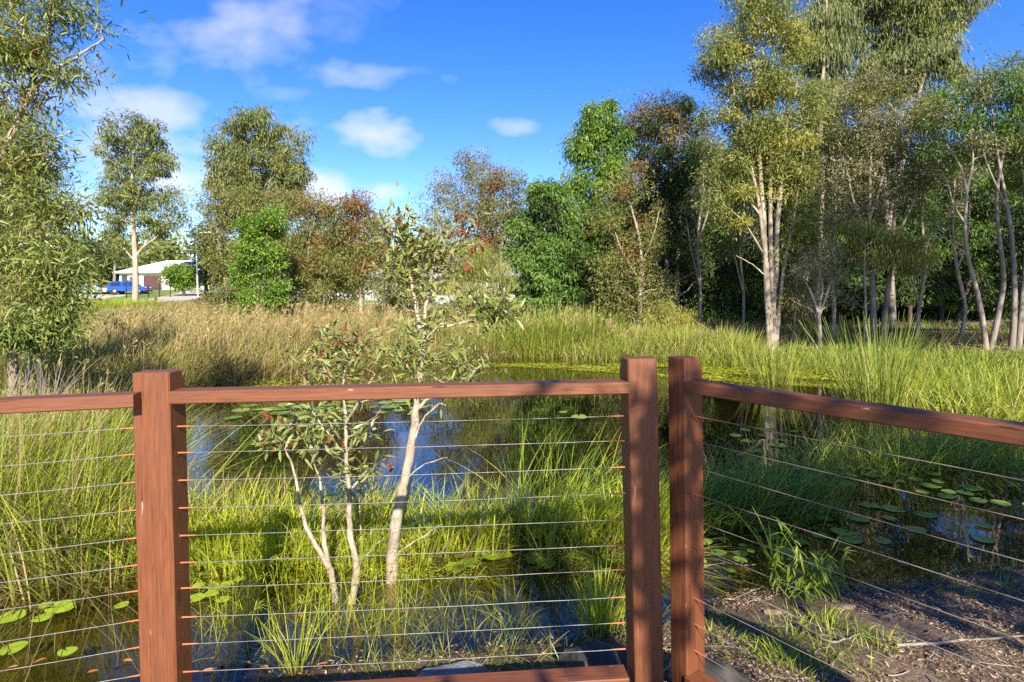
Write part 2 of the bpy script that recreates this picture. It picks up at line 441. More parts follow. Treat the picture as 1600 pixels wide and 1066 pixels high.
# ------------------------------------------------------------------ mesh helpers
class MB:
    """collects vertices, faces, two per-vertex values and a material per face"""

    def __init__(self):
        self.V, self.F, self.var, self.al, self.mi = [], [], [], [], []
        self.n = 0

    def add(self, V, Fs, var=0.5, along=0.5, mi=0):
        V = np.asarray(V, float).reshape(-1, 3)
        k = len(V)
        self.V.append(V)
        self.var.append(np.broadcast_to(np.asarray(var, float), (k,)))
        self.al.append(np.broadcast_to(np.asarray(along, float), (k,)))
        for f in Fs:
            f = np.asarray(f, int)
            if len(f) == 0:
                continue
            self.F.append(f + self.n)
            self.mi.append(np.broadcast_to(np.asarray(mi, int), (len(f),)))
        self.n += k

    def box(self, c, s, rot=0.0, mi=0, taper=1.0):
        x, y, z = s[0] / 2, s[1] / 2, s[2] / 2
        v = np.array([(-x, -y, -z), (x, -y, -z), (x, y, -z), (-x, y, -z), (-x * taper, -y * taper, z), (x * taper, -y * taper, z), (x * taper, y * taper, z), (-x * taper, y * taper, z)])
        cr, sr = math.cos(rot), math.sin(rot)
        v = np.stack([v[:, 0] * cr - v[:, 1] * sr, v[:, 0] * sr + v[:, 1] * cr, v[:, 2]], 1) + np.asarray(c)
        self.add(v, [[(0, 3, 2, 1), (4, 5, 6, 7), (0, 1, 5, 4), (1, 2, 6, 5), (2, 3, 7, 6), (3, 0, 4, 7)]], mi=mi)

    def poly(self, v, f, mi=0):
        by = {}
        for q in f:
            by.setdefault(len(q), []).append(q)
        self.add(v, list(by.values()), mi=mi)

    def tubes(self, P, Rr, s=6, mi=0, var=0.5):
        P = np.asarray(P, float)
        Rr = np.asarray(Rr, float)
        n, k, _ = P.shape
        T = np.gradient(P, axis=1)
        T /= np.linalg.norm(T, axis=2, keepdims=True) + 1e-9
        mt = np.abs(T.mean(axis=1))
        ref = np.where((mt[:, 2] < 0.75 * np.linalg.norm(mt, axis=1))[:, None], np.array([[0, 0, 1.0]]), np.array([[0.8, 0.6, 0]]))
        Nn = np.cross(T, ref[:, None, :])
        Nn /= np.linalg.norm(Nn, axis=2, keepdims=True) + 1e-9
        B = np.cross(T, Nn)
        a = np.arange(s) * 2 * math.pi / s
        V = P[:, :, None, :] + Rr[:, :, None, None] * (np.cos(a)[None, None, :, None] * Nn[:, :, None, :] + np.sin(a)[None, None, :, None] * B[:, :, None, :])
        idx = np.arange(n * k * s).reshape(n, k, s)
        q = np.stack([idx[:, :-1, :], np.roll(idx[:, :-1, :], -1, 2), np.roll(idx[:, 1:, :], -1, 2), idx[:, 1:, :]], -1).reshape(-1, 4)
        self.add(V, [q], var=var, mi=mi)

    def tube(self, pts, radii, s=8, mi=0, sub=4, wob=0.0, seed=0, cap=False):
        P, r = smooth_path(pts, radii, sub)
        if wob:
            rg = np.random.default_rng(seed)
            P = P + rg.normal(0, 1, P.shape) * wob
            r = r * (1 + rg.normal(0, 0.06, r.shape))
        self.tubes(P[None], r[None], s, mi)
        if cap:
            base = self.n
            a = np.arange(s)
            for end in (0, 1):
                ring = self.V[-1][:s] if False else None
        return P, r

    def build(self, name, mats, parent=None, smooth=False, loc=None):
        V = np.concatenate(self.V) if self.V else np.zeros((0, 3))
        if loc is not None:
            V = V - np.asarray(loc)
        me = bpy.data.meshes.new(name)
        me.vertices.add(len(V))
        me.vertices.foreach_set('co', V.astype(np.float32).ravel())
        lv = np.concatenate([f.ravel() for f in self.F])
        ls = np.concatenate([np.full(len(f), f.shape[1]) for f in self.F])
        st = np.concatenate([[0], np.cumsum(ls)[:-1]])
        me.loops.add(len(lv))
        me.loops.foreach_set('vertex_index', lv.astype(np.int32))
        me.polygons.add(len(ls))
        me.polygons.foreach_set('loop_start', st.astype(np.int32))
        me.polygons.foreach_set('material_index', np.concatenate(self.mi).astype(np.int32))
        me.polygons.foreach_set('use_smooth', np.full(len(ls), smooth))
        for nm, arr in (('var', self.var), ('along', self.al)):
            at = me.attributes.new(nm, 'FLOAT', 'POINT')
            at.data.foreach_set('value', np.concatenate(arr).astype(np.float32))
        me.update(calc_edges=True)
        for m in (mats if isinstance(mats, (list, tuple)) else [mats]):
            me.materials.append(M[m] if isinstance(m, str) else m)
        o = bpy.data.objects.new(name, me)
        COL.objects.link(o)
        if loc is not None:
            o.location = loc
        if parent is not None:
            o.parent = parent
        return o


def smooth_path(pts, radii, sub):
    P = np.asarray(pts, float)
    k = len(P)
    if np.isscalar(radii[0]) and len(radii) == 2 and k != 2:
        seg = np.concatenate([[0], np.cumsum(np.linalg.norm(np.diff(P, axis=0), axis=1))])
        radii = radii[0] + (radii[1] - radii[0]) * seg / seg[-1]
    r = np.asarray(radii, float)
    if sub <= 1 or k < 3:
        u = np.linspace(0, k - 1, max(k, (k - 1) * sub + 1))
        return np.stack([np.interp(u, np.arange(k), P[:, i]) for i in range(3)], 1), np.interp(u, np.arange(k), r)
    E = np.concatenate([[2 * P[0] - P[1]], P, [2 * P[-1] - P[-2]]])
    o = []
    for i in range(k - 1):
        p0, p1, p2, p3 = E[i], E[i + 1], E[i + 2], E[i + 3]
        for j in range(sub):
            t = j / sub
            o.append(0.5 * (2 * p1 + (p2 - p0) * t + (2 * p0 - 5 * p1 + 4 * p2 - p3) * t * t + (3 * p1 - p0 - 3 * p2 + p3) * t ** 3))
    o.append(P[-1])
    u = np.linspace(0, k - 1, (k - 1) * sub + 1)
    return np.array(o), np.interp(u, np.arange(k), r)


def unit(v):
    return v / (np.linalg.norm(v, axis=-1, keepdims=True) + 1e-9)


def tag(o, label=None, cat=None, group=None, kind=None):
    if label:
        o['label'] = label
    if cat:
        o['category'] = cat
    if group:
        o['group'] = group
    if kind:
        o['kind'] = kind
    return o


def empty(name, loc, label, cat, group=None, rz=0.0):
    o = bpy.data.objects.new(name, None)
    COL.objects.link(o)
    o.location = loc
    o.rotation_euler = (0, 0, rz)
    o.empty_display_size = 0.2
    return tag(o, label, cat, group)


def copy_tree(o, parent=None):
    c = o.copy()
    COL.objects.link(c)
    if parent is not None:
        c.parent = parent
    for ch in list(o.children):
        copy_tree(ch, c)
    return c


def add_leaves(mb, pos, d, up, L, Wd, var, shape='d', mi=0, droop=0.0):
    n = len(pos)
    d = unit(d)
    side = unit(np.cross(d, up))
    nr = np.cross(side, d)
    L = np.broadcast_to(L, (n,))[:, None]
    Wd = np.broadcast_to(Wd, (n,))[:, None]
    dn = np.array([[0, 0, -1.0]]) * droop * L
    if shape == 'd':
        V = np.stack([pos, pos + d * L * 0.45 + side * Wd / 2 + nr * Wd * 0.12, pos + d * L + dn, pos + d * L * 0.45 - side * Wd / 2 + nr * Wd * 0.12], 1)
        q = np.arange(n * 4).reshape(n, 4)
        mb.add(V, [q], np.repeat(var, 4), 0.5, mi)
    else:
        c1, c2 = pos + d * L * 0.3 + dn * 0.15, pos + d * L * 0.68 + dn * 0.5
        f = nr * Wd * 0.14
        V = np.stack([pos, c1 + side * Wd * 0.46 + f, c1 - side * Wd * 0.46 + f, c2 + side * Wd * 0.38 + f, c2 - side * Wd * 0.38 + f, pos + d * L + dn, c1, c2], 1)
        b = (np.arange(n) * 8)[:, None]
        tri = np.concatenate([b + np.array([[0, 1, 6]]), b + np.array([[0, 6, 2]]), b + np.array([[3, 5, 7]]), b + np.array([[7, 5, 4]])])
        q = np.concatenate([b + np.array([[1, 3, 7, 6]]), b + np.array([[6, 7, 4, 2]])])
        m1 = np.tile(np.broadcast_to(mi, (n,)), 4) if not np.isscalar(mi) else mi
        if np.isscalar(mi):
            mb.add(V, [tri, q], np.repeat(var, 8), 0.5, mi)
        else:
            mb.add(V, [tri], np.repeat(var, 8), 0.5, m1)
            mb.F.append(q + mb.n - n * 8)
            mb.mi.append(np.tile(mi, 2))


def add_blades(mb, root, H, Wd, az, lean, bend, var, segs=4, mi=0, flat=None, rng=RNG):
    """curved tapering blades; az: direction they lean; flat: width profile 'rush' stays narrow"""
    n = len(root)
    H = np.broadcast_to(H, (n,))
    Wd = np.broadcast_to(Wd, (n,))
    lean = np.broadcast_to(lean, (n,))
    bend = np.broadcast_to(bend, (n,))
    dv = np.stack([np.cos(az), np.sin(az), np.zeros(n)], 1)
    fa = az + math.pi / 2 + rng.normal(0, 0.9, n)
    sv = np.stack([np.cos(fa), np.sin(fa), np.zeros(n)], 1)
    t = np.linspace(0, 1, segs + 1)
    hor = H[:, None] * (lean[:, None] * t + bend[:, None] * t ** 2)
    ver = H[:, None] * (t - 0.55 * np.clip(bend, 0, 1.4)[:, None] * t ** 2.2 - 0.25 * lean[:, None] ** 2 * t)
    C = root[:, None, :] + dv[:, None, :] * hor[:, :, None]
    C[:, :, 2] += ver
    prof = (1 - t ** 2.2) * 0.92 + 0.04
    if flat == 'rush':
        prof = 1 - 0.8 * t
    h = sv[:, None, :] * (Wd[:, None] * prof[None] * 0.5)[:, :, None]
    V = np.stack([C - h, C + h], 2)
    idx = np.arange(n * (segs + 1) * 2).reshape(n, segs + 1, 2)
    q = np.stack([idx[:, :-1, 0], idx[:, :-1, 1], idx[:, 1:, 1], idx[:, 1:, 0]], -1).reshape(-1, 4)
    mb.add(V, [q], np.repeat(var, (segs + 1) * 2), np.tile(np.repeat(t, 2), n), mi if np.isscalar(mi) else np.repeat(mi, segs))


# ------------------------------------------------------------------ terrain
POND = np.array([(-11, 2.3), (-4, 2.2), (-1.62, 2.72), (-0.54, 3.02), (0.3, 3.12), (0.75, 3.22), (1.2, 3.45), (1.5, 3.58), (2.0, 3.62), (2.5, 3.68), (3.5, 3.93),
                 (6, 4.4), (9, 5.3), (12, 8), (12.5, 11), (10, 12.6), (6.5, 14.6), (3.5, 16.6), (0.5, 18.3), (-2.8, 17.6),
                 (-5.0, 14.6), (-7.6, 11.8), (-9.6, 9), (-11, 6)])


def sdist(x, y):
    x, y = np.asarray(x, float), np.asarray(y, float)
    d = np.full(x.shape, 1e9)
    ins = np.zeros(x.shape, bool)
    n = len(POND)
    for i in range(n):
        ax, ay = POND[i]
        bx, by = POND[(i + 1) % n]
        ex, ey = bx - ax, by - ay
        t = np.clip(((x - ax) * ex + (y - ay) * ey) / (ex * ex + ey * ey), 0, 1)
        d = np.minimum(d, np.hypot(x - ax - t * ex, y - ay - t * ey))
        c = ((ay > y) != (by > y)) & (x < ex * (y - ay) / (ey + 1e-12) + ax)
        ins ^= c
    return np.where(ins, -d, d)


def sm(a, b, x):
    t = np.clip((x - a) / (b - a), 0, 1)
    return t * t * (3 - 2 * t)


def wave(x, y, s, seed=0):
    return (np.sin(x * s + 1.3 * seed + 1.7 * np.sin(y * s * 0.7 + seed)) + np.sin(y * s * 1.23 + 2.1 * seed + 1.9 * np.sin(x * s * 0.61)) + np.sin((x + y) * s * 0.77 + seed * 3.3)) / 3


LY = [0, 12, 25, 42, 50, 62, 80, 87, 100, 150, 300, 700]
LZ = [0.15, 0.2, 0.45, 1.15, 1.28, 1.62, 2.42, 3.05, 3.3, 5.5, 12, 22]
RY = [0, 12, 17, 22, 29, 34, 50, 87, 150, 300, 700]
RZ = [0.15, 0.18, 0.2, 0.26, 0.26, 0.4, 0.7, 1.3, 3.0, 8, 16]


def hgt(x, y):
    x, y = np.asarray(x, float), np.asarray(y, float)
    sd = sdist(x, y)
    yy = np.maximum(y, 0)
    k = sm(-0.35, -0.05, x / np.maximum(yy, 8))
    mid = np.exp(-((x / np.maximum(yy, 8) - 0.26) / 0.13) ** 2) * sm(18, 25, yy) * 0.42 * (1 - sm(40, 70, yy))
    land = np.interp(yy, LY, LZ) * (1 - k) + np.interp(yy, RY, RZ) * k + mid
    land = land + 0.02 * wave(x, y, 2.3, 1) + 0.05 * wave(x, y, 0.6, 2) * sm(4, 12, sd)
    near = sm(6, 3, yy)
    land = land * (1 - near) + near * (0.10 + 0.05 * np.clip(sd, 0, 3) + 0.018 * wave(x, y, 5.0, 3) + 0.012 * wave(x, y, 13.0, 4))
    up = sm(0, 0.9, sd)
    inside = -0.13 * sm(0, 0.5, -sd) - 0.5 * sm(0.8, 3.2, -sd)
    return np.where(sd > 0, land * up + 0.01 * sm(0, .1, sd), inside - 0.01)


def hz(x, y):
    return float(hgt(np.array([x]), np.array([y]))[0])


def axis(parts):
    o = []
    for a, b, s in parts:
        o.append(np.arange(a, b, s))
    o.append([parts[-1][1]])
    return np.concatenate(o)


gx = axis([(-600, -120, 20), (-120, -40, 2.5), (-40, -13, 0.6), (-13, -4, 0.25), (-4, 6, 0.07), (6, 14, 0.25), (14, 40, 0.6), (40, 120, 2.5), (120, 600, 20)])
gy = axis([(-40, -4, 2), (-4, 1.8, 0.3), (1.8, 5.5, 0.06), (5.5, 18, 0.25), (18, 50, 0.5), (50, 110, 1.0), (110, 700, 12)])
XX, YY = np.meshgrid(gx, gy)
ZZ = hgt(XX.ravel(), YY.ravel())
mb = MB()
nx, ny = len(gx), len(gy)
ii = np.arange(nx * ny).reshape(ny, nx)
mb.add(np.stack([XX.ravel(), YY.ravel(), ZZ], 1), [np.stack([ii[:-1, :-1], ii[:-1, 1:], ii[1:, 1:], ii[1:, :-1]], -1).reshape(-1, 4)])
tag(mb.build('ground', 'soil', smooth=True), 'brown leaf littered ground around the pond', None, None, 'structure')

mb = MB()
wx = np.linspace(-13, 14, 28)
wy = np.linspace(1.8, 17.5, 17)
XX, YY = np.meshgrid(wx, wy)
ii = np.arange(len(wx) * len(wy)).reshape(len(wy), len(wx))
mb.add(np.stack([XX.ravel(), YY.ravel(), np.zeros(XX.size)], 1), [np.stack([ii[:-1, :-1], ii[:-1, 1:], ii[1:, 1:], ii[1:, :-1]], -1).reshape(-1, 4)])
tag(mb.build('water', 'water', smooth=True), 'dark still pond water reflecting trees and blue sky', None, None, 'structure')


def drape(name, pts, mat, lift, label, step=0.8):
    """a sheet that follows the ground inside a convex outline"""
    P = np.array(pts, float)
    mn, mxx = P.min(0), P.max(0)
    n = max(2, int((mxx[1] - mn[1]) / step))
    m2 = max(2, int((mxx[0] - mn[0]) / (step * 2)))
    mb = MB()
    rows = []
    for j in range(n + 1):
        y = mn[1] + (mxx[1] - mn[1]) * j / n
        y = min(max(y, mn[1] + 1e-4), mxx[1] - 1e-4)
        xs = []
        for i in range(len(P)):
            a, b = P[i], P[(i + 1) % len(P)]
            if (a[1] > y) != (b[1] > y):
                xs.append(a[0] + (b[0] - a[0]) * (y - a[1]) / (b[1] - a[1]))
        x = np.linspace(min(xs), max(xs), m2 + 1)
        rows.append(np.stack([x, np.full(m2 + 1, y), hgt(x, np.full(m2 + 1, y)) + lift], 1))
    V = np.concatenate(rows)
    ii = np.arange(len(V)).reshape(n + 1, m2 + 1)
    mb.add(V, [np.stack([ii[:-1, :-1], ii[:-1, 1:], ii[1:, 1:], ii[1:, :-1]], -1).reshape(-1, 4)])
    return tag(mb.build(name, mat, smooth=True), label, None, None, 'structure')


# ------------------------------------------------------------------ the railing
ZR = float(W(270, 612, 2.0)[2])
L0, L1 = Gz(0, 626, ZR), Gz(208, 617, ZR)
A0, A1 = Gz(264, 612, ZR), Gz(978, 597, ZR)
B0, B1 = Gz(1070, 595.6, ZR), Gz(1600, 669, ZR)
WIRE_Z = [float(W(975, y, A1[1] + 0.05)[2]) for y in (650, 689, 730, 771, 812, 852, 890, 933, 973, 1014)]


def uv(p, q):
    d = unit(np.array([q[0] - p[0], q[1] - p[1], 0.0]))
    n = np.array([-d[1], d[0], 0.0])
    if n[1] < 0 and abs(n[1]) > 0.2:
        n = -n
    return d, n


def post(corner, u, v, w, dep, z0, z1, tilt, parent):
    """corner: front left top corner in plan; u along the rail, v away from the camera; chamfer at the back of the top"""
    mb = MB()
    c = 0.036
    e = 0.004
    prof = [(0, 0), (0, z1 - z0 - e), (e, z1 - z0), (dep - c, z1 - z0), (dep, z1 - z0 - c * 1.25), (dep, 0)]   # (v, z)
    V = []
    for s, ins in ((0, 1), (e, 0), (w - e, 0), (w, 1)):
        for (a, z) in prof:
            b = min(max(a, e * ins), dep - e * ins)
            zz = z - (e * ins if z > 0.1 else 0)
            V.append(u * s + v * b + np.array([0, 0, zz]) - np.array([1, 0, 0]) * tilt * (zz - (ZR - z0)))
    n = len(prof)
    f = []
    for k in range(3):
        for i in range(n - 1):
            f.append((k * n + i, k * n + i + 1, (k + 1) * n + i + 1, (k + 1) * n + i))
    f.append(tuple(range(n)))
    f.append(tuple(range(3 * n, 4 * n))[::-1])
    mb.poly(np.array(V), f)
    return mb.build('post', 'post_wood', parent, loc=None), (corner[0], corner[1], z0)


def rail(name, p, q, h, dep, v, parent, proud=0.003):
    """box with eased edges from p to q (front top edge), local x along it"""
    d = unit(q - p)
    ln = float(np.linalg.norm(q - p))
    mb = MB()
    e = 0.004
    sec = [(-proud, -h + e), (-proud, -e), (-proud + e, 0), (dep - e, 0), (dep, -e), (dep, -h + e), (dep - e, -h), (-proud + e, -h)]
    V = [(x, a, b) for x in np.linspace(0, ln, 9) for a, b in sec]
    k = len(sec)
    f = []
    for j in range(8):
        for i in range(k):
            f.append((j * k + i, (j + 1) * k + i, (j + 1) * k + (i + 1) % k, j * k + (i + 1) % k))
    f.append(tuple(range(k)))
    f.append(tuple(range(8 * k, 9 * k))[::-1])
    mb.poly(np.array(V, float), f)
    o = mb.build(name, 'rail_wood', parent)
    w = np.cross(d, v)
    w = w if w[2] > 0 else -w
    o.matrix_local = Matrix(((d[0], v[0], w[0], p[0]), (d[1], v[1], w[1], p[1]), (d[2], v[2], w[2], p[2]), (0, 0, 0, 1)))
    return o


def wires(p, q, v, parent, mat, dep=0.06, ends=(1, 1), seed=0):
    rg = np.random.default_rng(seed)
    for z in WIRE_Z:
        a = np.array([p[0], p[1], z]) + v * dep
        b = np.array([q[0], q[1], z]) + v * dep
        t = np.linspace(0, 1, 15)
        P = a + (b - a) * t[:, None]
        P[:, 2] += -0.004 * rg.uniform(0.2, 1.6) * np.sin(t * math.pi) + rg.normal(0, 0.0004, 15)
        mb = MB()
        mb.tubes(P[None], np.full((1, 15), 0.0012), 6)
        w = mb.build('wire', mat, parent, smooth=True)
        for e, (s, flag) in enumerate(zip((0, 1), ends)):
            if flag:
                d = unit(b - a) * (1 if s == 0 else -1)
                st = a if s == 0 else b
                mb = MB()
                mb.tubes(np.array([[st, st + d * 0.018, st + d * 0.055]]), np.array([[0.0034, 0.0030, 0.0019]]), 7)
                mb.build('wire_fitting', 'wire_red', w, smooth=True)


ZB = 0.45                                            # deck level
ua, va = uv(A0, A1)
ul, vl = uv(L0, L1)
ub, vb = uv(B0, B1)
if vb[0] < 0:
    vb = -vb
rl = empty('timber_railing', (0, 2.0, ZB), 'red-brown timber railing with pale steel wires spanning left and middle of the view', 'railing')
rl_off = Vector((0, 2.0, ZB))


def under(root, objs):
    for o in objs:
        o.parent = root
        o.matrix_parent_inverse = Matrix.Translation(-root.location)


def run(root, fn):
    before = set(bpy.data.objects)
    fn()
    for o in set(bpy.data.objects) - before:
        if o.parent == root:
            o.matrix_parent_inverse = Matrix.Translation(-root.location)


def build_left():
    um = unit(ul + ua)
    vm = np.array([-um[1], um[0], 0])
    zt = float(W(232, 583, 2.0)[2])
    cl = W(206, 612, 2.005)
    o, loc = post(cl, ua, va, 0.126, 0.118, -0.25, zt, 0.0, rl)
    o.location = loc
    zt2 = float(W(1000, 561, A1[1])[2])
    cm = W(981.5, 600, A1[1])
    o, loc = post(cm, ua, va, 0.111, 0.118, -0.25, zt2, 0.020, rl)
    o.location = loc
    rail('top_rail', A0 + np.array([0, 0, 0]), cm * np.array([1, 1, 0]) + np.array([0, 0, ZR]) + ua * 0.004, 0.045, 0.085, va, rl)
    ext = L0 - ul * 0.9
    rail('top_rail', ext, L1, 0.045, 0.085, vl, rl, 0.0)
    zb = float(W(975, 1060, A1[1])[2])
    pa = np.array([A0[0], A0[1], zb])
    pb = np.array([cm[0], cm[1], zb])
    rail('bottom_rail', pa, pb, 0.045, 0.085, va, rl)
    rail('bottom_rail', np.array([ext[0], ext[1], zb]), np.array([L1[0], L1[1], zb]), 0.045, 0.085, vl, rl, 0.0)
    wires(cl + ua * 0.126, cm, va, rl, 'wire', 0.05, (1, 1), 1)
    wires(ext, cl, vl, rl, 'wire', 0.05, (0, 1), 2)


run(rl, build_left)
rr = empty('timber_railing', (0.65, 2.1, ZB), 'shaded red-brown timber railing with dull brown wires turning toward the viewer at right', 'railing')


def build_right():
    zt = float(W(1055, 560, B0[1])[2])
    # post: narrow face looks at the camera's left, rail leaves from the far face
    w, dep = 0.078, 0.112
    c0 = B0 - ub * w
    o, loc = post(c0, ub, vb, w, dep, -0.25, zt, 0.008, rr)
    o.location = loc
    e = B1 + ub * 0.9
    rail('top_rail', B0.copy(), e, 0.045, 0.080, vb, rr)
    zb = float(W(975, 1060, A1[1])[2])
    rail('bottom_rail', np.array([B0[0], B0[1], zb]), np.array([e[0], e[1], zb]), 0.045, 0.080, vb, rr)
    wires(B0, e, vb, rr, 'wire_old', 0.052, (1, 0), 3)
    o, loc = post(e, ub, vb, 0.11, 0.112, -0.25, zt, 0.0, rr)
    o.location = loc


run(rr, build_right)

# deck the camera stands on: boards end just behind the rails
dk = empty('timber_deck', (0, 0.8, ZB), 'grey brown boardwalk deck behind the railing', 'deck')
for k in range(14):
    mb = MB()
    y = 1.72 - 0.145 * k
    x1 = 0.85 - 0.0 * k + (0.30 if k < 4 else 0.3 + 0.1 * (k - 4))
    mb.box((x1 / 2 - 0.95 - 0.0, y - 0.8, -0.02), (x1 + 1.9, 0.138, 0.04))
    mb.build('board', 'plank', dk)

# ------------------------------------------------------------------ trees
def clustered(lobes, n, rg, gap=0.0, bough=0):
    """cluster centres inside a set of lobes (centre, radii, share)"""
    w = np.array([l[2] for l in lobes], float)
    w /= w.sum()
    pick = rg.choice(len(lobes), n * 3, p=w)
    C = np.array([l[0] for l in lobes])[pick]
    Rd = np.array([l[1] for l in lobes])[pick]
    d = unit(rg.normal(0, 1, (n * 3, 3)))
    r = rg.uniform(0, 1, (n * 3, 1)) ** 0.42
    P = C + d * r * Rd
    if bough:
        k = max(4, int(n / bough))
        bc = P[:k]
        bs = rg.uniform(0.6, 1.3, k)
        j = rg.integers(0, k, n * 3)
        P = bc[j] + rg.normal(0, 1, (n * 3, 3)) * bs[j][:, None] * Rd[:k][j] * np.array([0.34, 0.34, 0.24])
    s = 2.2 / max(0.3, float(Rd.mean()))
    keep = wave(P[:, 0] + P[:, 2] * 0.7, P[:, 1] - P[:, 2] * 0.9, s, rg.uniform(0, 9)) > gap
    return P[keep][:n]


def grow(stems, centres, rg, tip=0.008, sag=0.25, thick=0.42, droop=0.0):
    """joins every leaf cluster to the nearest place on the skeleton; returns branch curves"""
    nodes, rad = [], []
    for P, r in stems:
        nodes.append(P)
        rad.append(r)
    nodes = np.concatenate(nodes)
    rad = np.concatenate(rad)
    base = nodes[0]
    order = np.argsort(np.linalg.norm(centres - nodes.mean(0), axis=1))
    paths, radii = [], []
    t = np.linspace(0, 1, 6)[:, None]
    for c in centres[order]:
        dv = c - nodes
        hd = np.hypot(dv[:, 0], dv[:, 1])
        cost = np.linalg.norm(dv, axis=1) + 1.6 * np.clip(0.45 * hd - dv[:, 2], 0, None) + np.where(rad < tip * 1.3, 0.3, 0)
        j = int(np.argmin(cost))
        p = nodes[j]
        ln = np.linalg.norm(c - p)
        m = p + (c - p) * 0.5 + np.array([0, 0, -sag * 0.4 * ln]) * (0.4 - droop) + rg.normal(0, 0.07, 3) * ln
        pts = (1 - t) ** 2 * p + 2 * t * (1 - t) * m + t * t * c
        pts[1:-1] += rg.normal(0, 0.03, (4, 3)) * ln
        r0 = min(rad[j] * 0.75, max(tip * 1.4, thick * rad[j], tip * (1 + 0.9 * ln)))
        rr_ = np.linspace(r0, tip * 0.6, 6)
        paths.append(pts)
        radii.append(rr_)
        nodes = np.concatenate([nodes, pts[2:]])
        rad = np.concatenate([rad, rr_[2:]])
    return np.array(paths), np.array(radii)


def tree(name, label, cat, D, stems, lobes, n_cl, per, leaf, mats, bark, group=None, seed=0, cr=0.35, LL=0.12, WW=0.035, droop=0.2, up=0.2,
         gap=-0.35, rnd=0.7, depth=1.0, alt=None, sides=7, tip=0.010, shape='d', wob=0.0, clump_flat=0.75, zoff=0.0, dspread=None, sag=0.25, thick=0.42, bough=4.5, tuft=1.25, back=0.3):
    """stems: [(pixel polyline, width px at start, at end)], pixel polyline entries (x, y[, metres farther]);
    lobes: [(x, y, rx, ry[, share[, metres farther]])] in photo pixels at distance D"""
    rg = np.random.default_rng(seed + 100)
    k = D / F
    S3 = []
    tb = MB()
    root = None
    for (pl, w0, w1) in stems:
        pts = [W(q[0], q[1], D + (q[2] if len(q) > 2 else 0)) for q in pl]
        if root is None:
            root = pts[0].copy()
        if pl[0][1] == stems[0][0][0][1]:            # a stem that starts at the ground goes into it
            pts[0][2] = hz(pts[0][0], pts[0][1]) - 0.15
        P, r = tb.tube(pts, (w0 * k / 2, w1 * k / 2), sides, sub=5, wob=wob, seed=seed)
        S3.append((P, r))
    root[2] = hz(root[0], root[1])
    lb = []
    near = D < 12
    back = 0.0 if near else back
    for l in lobes:
        c = W(l[0], l[1], D + back + (l[5] if len(l) > 5 else 0))
        rx, rz = l[2] * k, l[3] * k
        lb.append((c, np.array([rx, min(rx, rz * 1.3) * depth, rz]), l[4] if len(l) > 4 else l[2] * l[3]))
    cr2 = cr if near else cr * 1.3
    if near:
        C = clustered(lb, n_cl, rg, gap - 0.25, bough)
    else:                                            # separate tufts with air between them
        per = int(per * 2.3)
        K = clustered(lb, n_cl * 3, rg, gap - 0.1)
        C = []
        for c in K:
            if all((c[0] - q[0]) ** 2 + (c[1] - q[1]) ** 2 + (1.25 * (c[2] - q[2])) ** 2 > (tuft * cr2) ** 2 for q in C):
                C.append(c)
            if len(C) >= n_cl * 0.48:
                break
        C = np.array(C)
    C[:, 2] = np.maximum(C[:, 2], root[2] + 0.35)
    paths, rad = grow(S3, C, rg, tip, sag, thick)
    tb.tubes(paths, rad, 5)
    e = empty(name, root, label, cat, group)
    o = tb.build('trunk', bark, e, smooth=True, loc=None)
    o.location = -Vector(root)
    # leaves: scattered round each cluster and along its last twig
    n = len(C) * per
    ci = np.repeat(np.arange(len(C)), per)
    sz = rg.uniform(0.6, 1.35, len(C))
    cv0 = rg.uniform(0, 1, len(C))
    off = rg.normal(0, 1, (n, 3)) * np.array([cr, cr, cr * clump_flat]) * sz[ci][:, None]
    if not near:
        dd = unit(rg.normal(0, 1, (n, 3)))
        dome = dd * (0.30 + 0.75 * rg.uniform(0, 1, (n, 1)) ** 0.6) * cr2 * np.array([1.15, 1.15, 0.8])
        dome *= 1 + 0.25 * np.sin(dd[:, :1] * 5 + cv0[ci][:, None] * 9) * np.sin(dd[:, 1:2] * 6 + dd[:, 2:] * 5)
        st = (rg.uniform(0, 1, n) < 0.07)[:, None]
        off = np.where(st, off * 1.1, dome * sz[ci][:, None])
    onpath = rg.uniform(0, 1, n) < (0.25 if near else 0.10)
    tt = rg.uniform(0.45, 1.0, n)
    order = np.argsort(np.linalg.norm(C - np.concatenate([s[0] for s in S3]).mean(0), axis=1))
    inv = np.empty(len(C), int)
    inv[order] = np.arange(len(C))
    pp = paths[inv[ci]]
    ti = tt * 5
    i0 = np.clip(ti.astype(int), 0, 4)
    fr = (ti - i0)[:, None]
    pos_b = pp[np.arange(n), i0] * (1 - fr) + pp[np.arange(n), i0 + 1] * fr
    pos = np.where(onpath[:, None], pos_b + off * 0.45, C[ci] + off)
    d = unit(off) * 0.6 + rg.normal(0, rnd, (n, 3)) + np.array([0, 0, up - droop * 2.2])
    upv = rg.normal(0, 0.6, (n, 3)) + np.array([0, -0.15, 1.0])
    cv = rg.uniform(0, 1, len(C))
    var = np.clip(0.45 * cv[ci] + 0.55 * rg.uniform(0, 1, n) ** 1.2, 0, 1)
    mi = np.zeros(n, int)
    if alt:                                          # alt: share of clusters in the second leaf colour, where it sits
        share, where = alt
        hgtc = (C[:, 2] - C[:, 2].min()) / (np.ptp(C[:, 2]) + 1e-6)
        q = rg.uniform(0, 1, len(C))
        if where == 'top':
            q = q - 0.6 * (hgtc - 0.5)
        am = q < share
        mi = np.where(am[ci] & (rg.uniform(0, 1, n) < 0.85), 1, 0)
    lm = MB()
    Ls = LL * rg.uniform(0.4, 1.5, n)
    add_leaves(lm, pos, d, upv, Ls, WW * rg.uniform(0.7, 1.3, n), var, shape, mi, droop * 0.5)
    o = lm.build('crown', mats, e)
    o.location = -Vector(root)
    return e


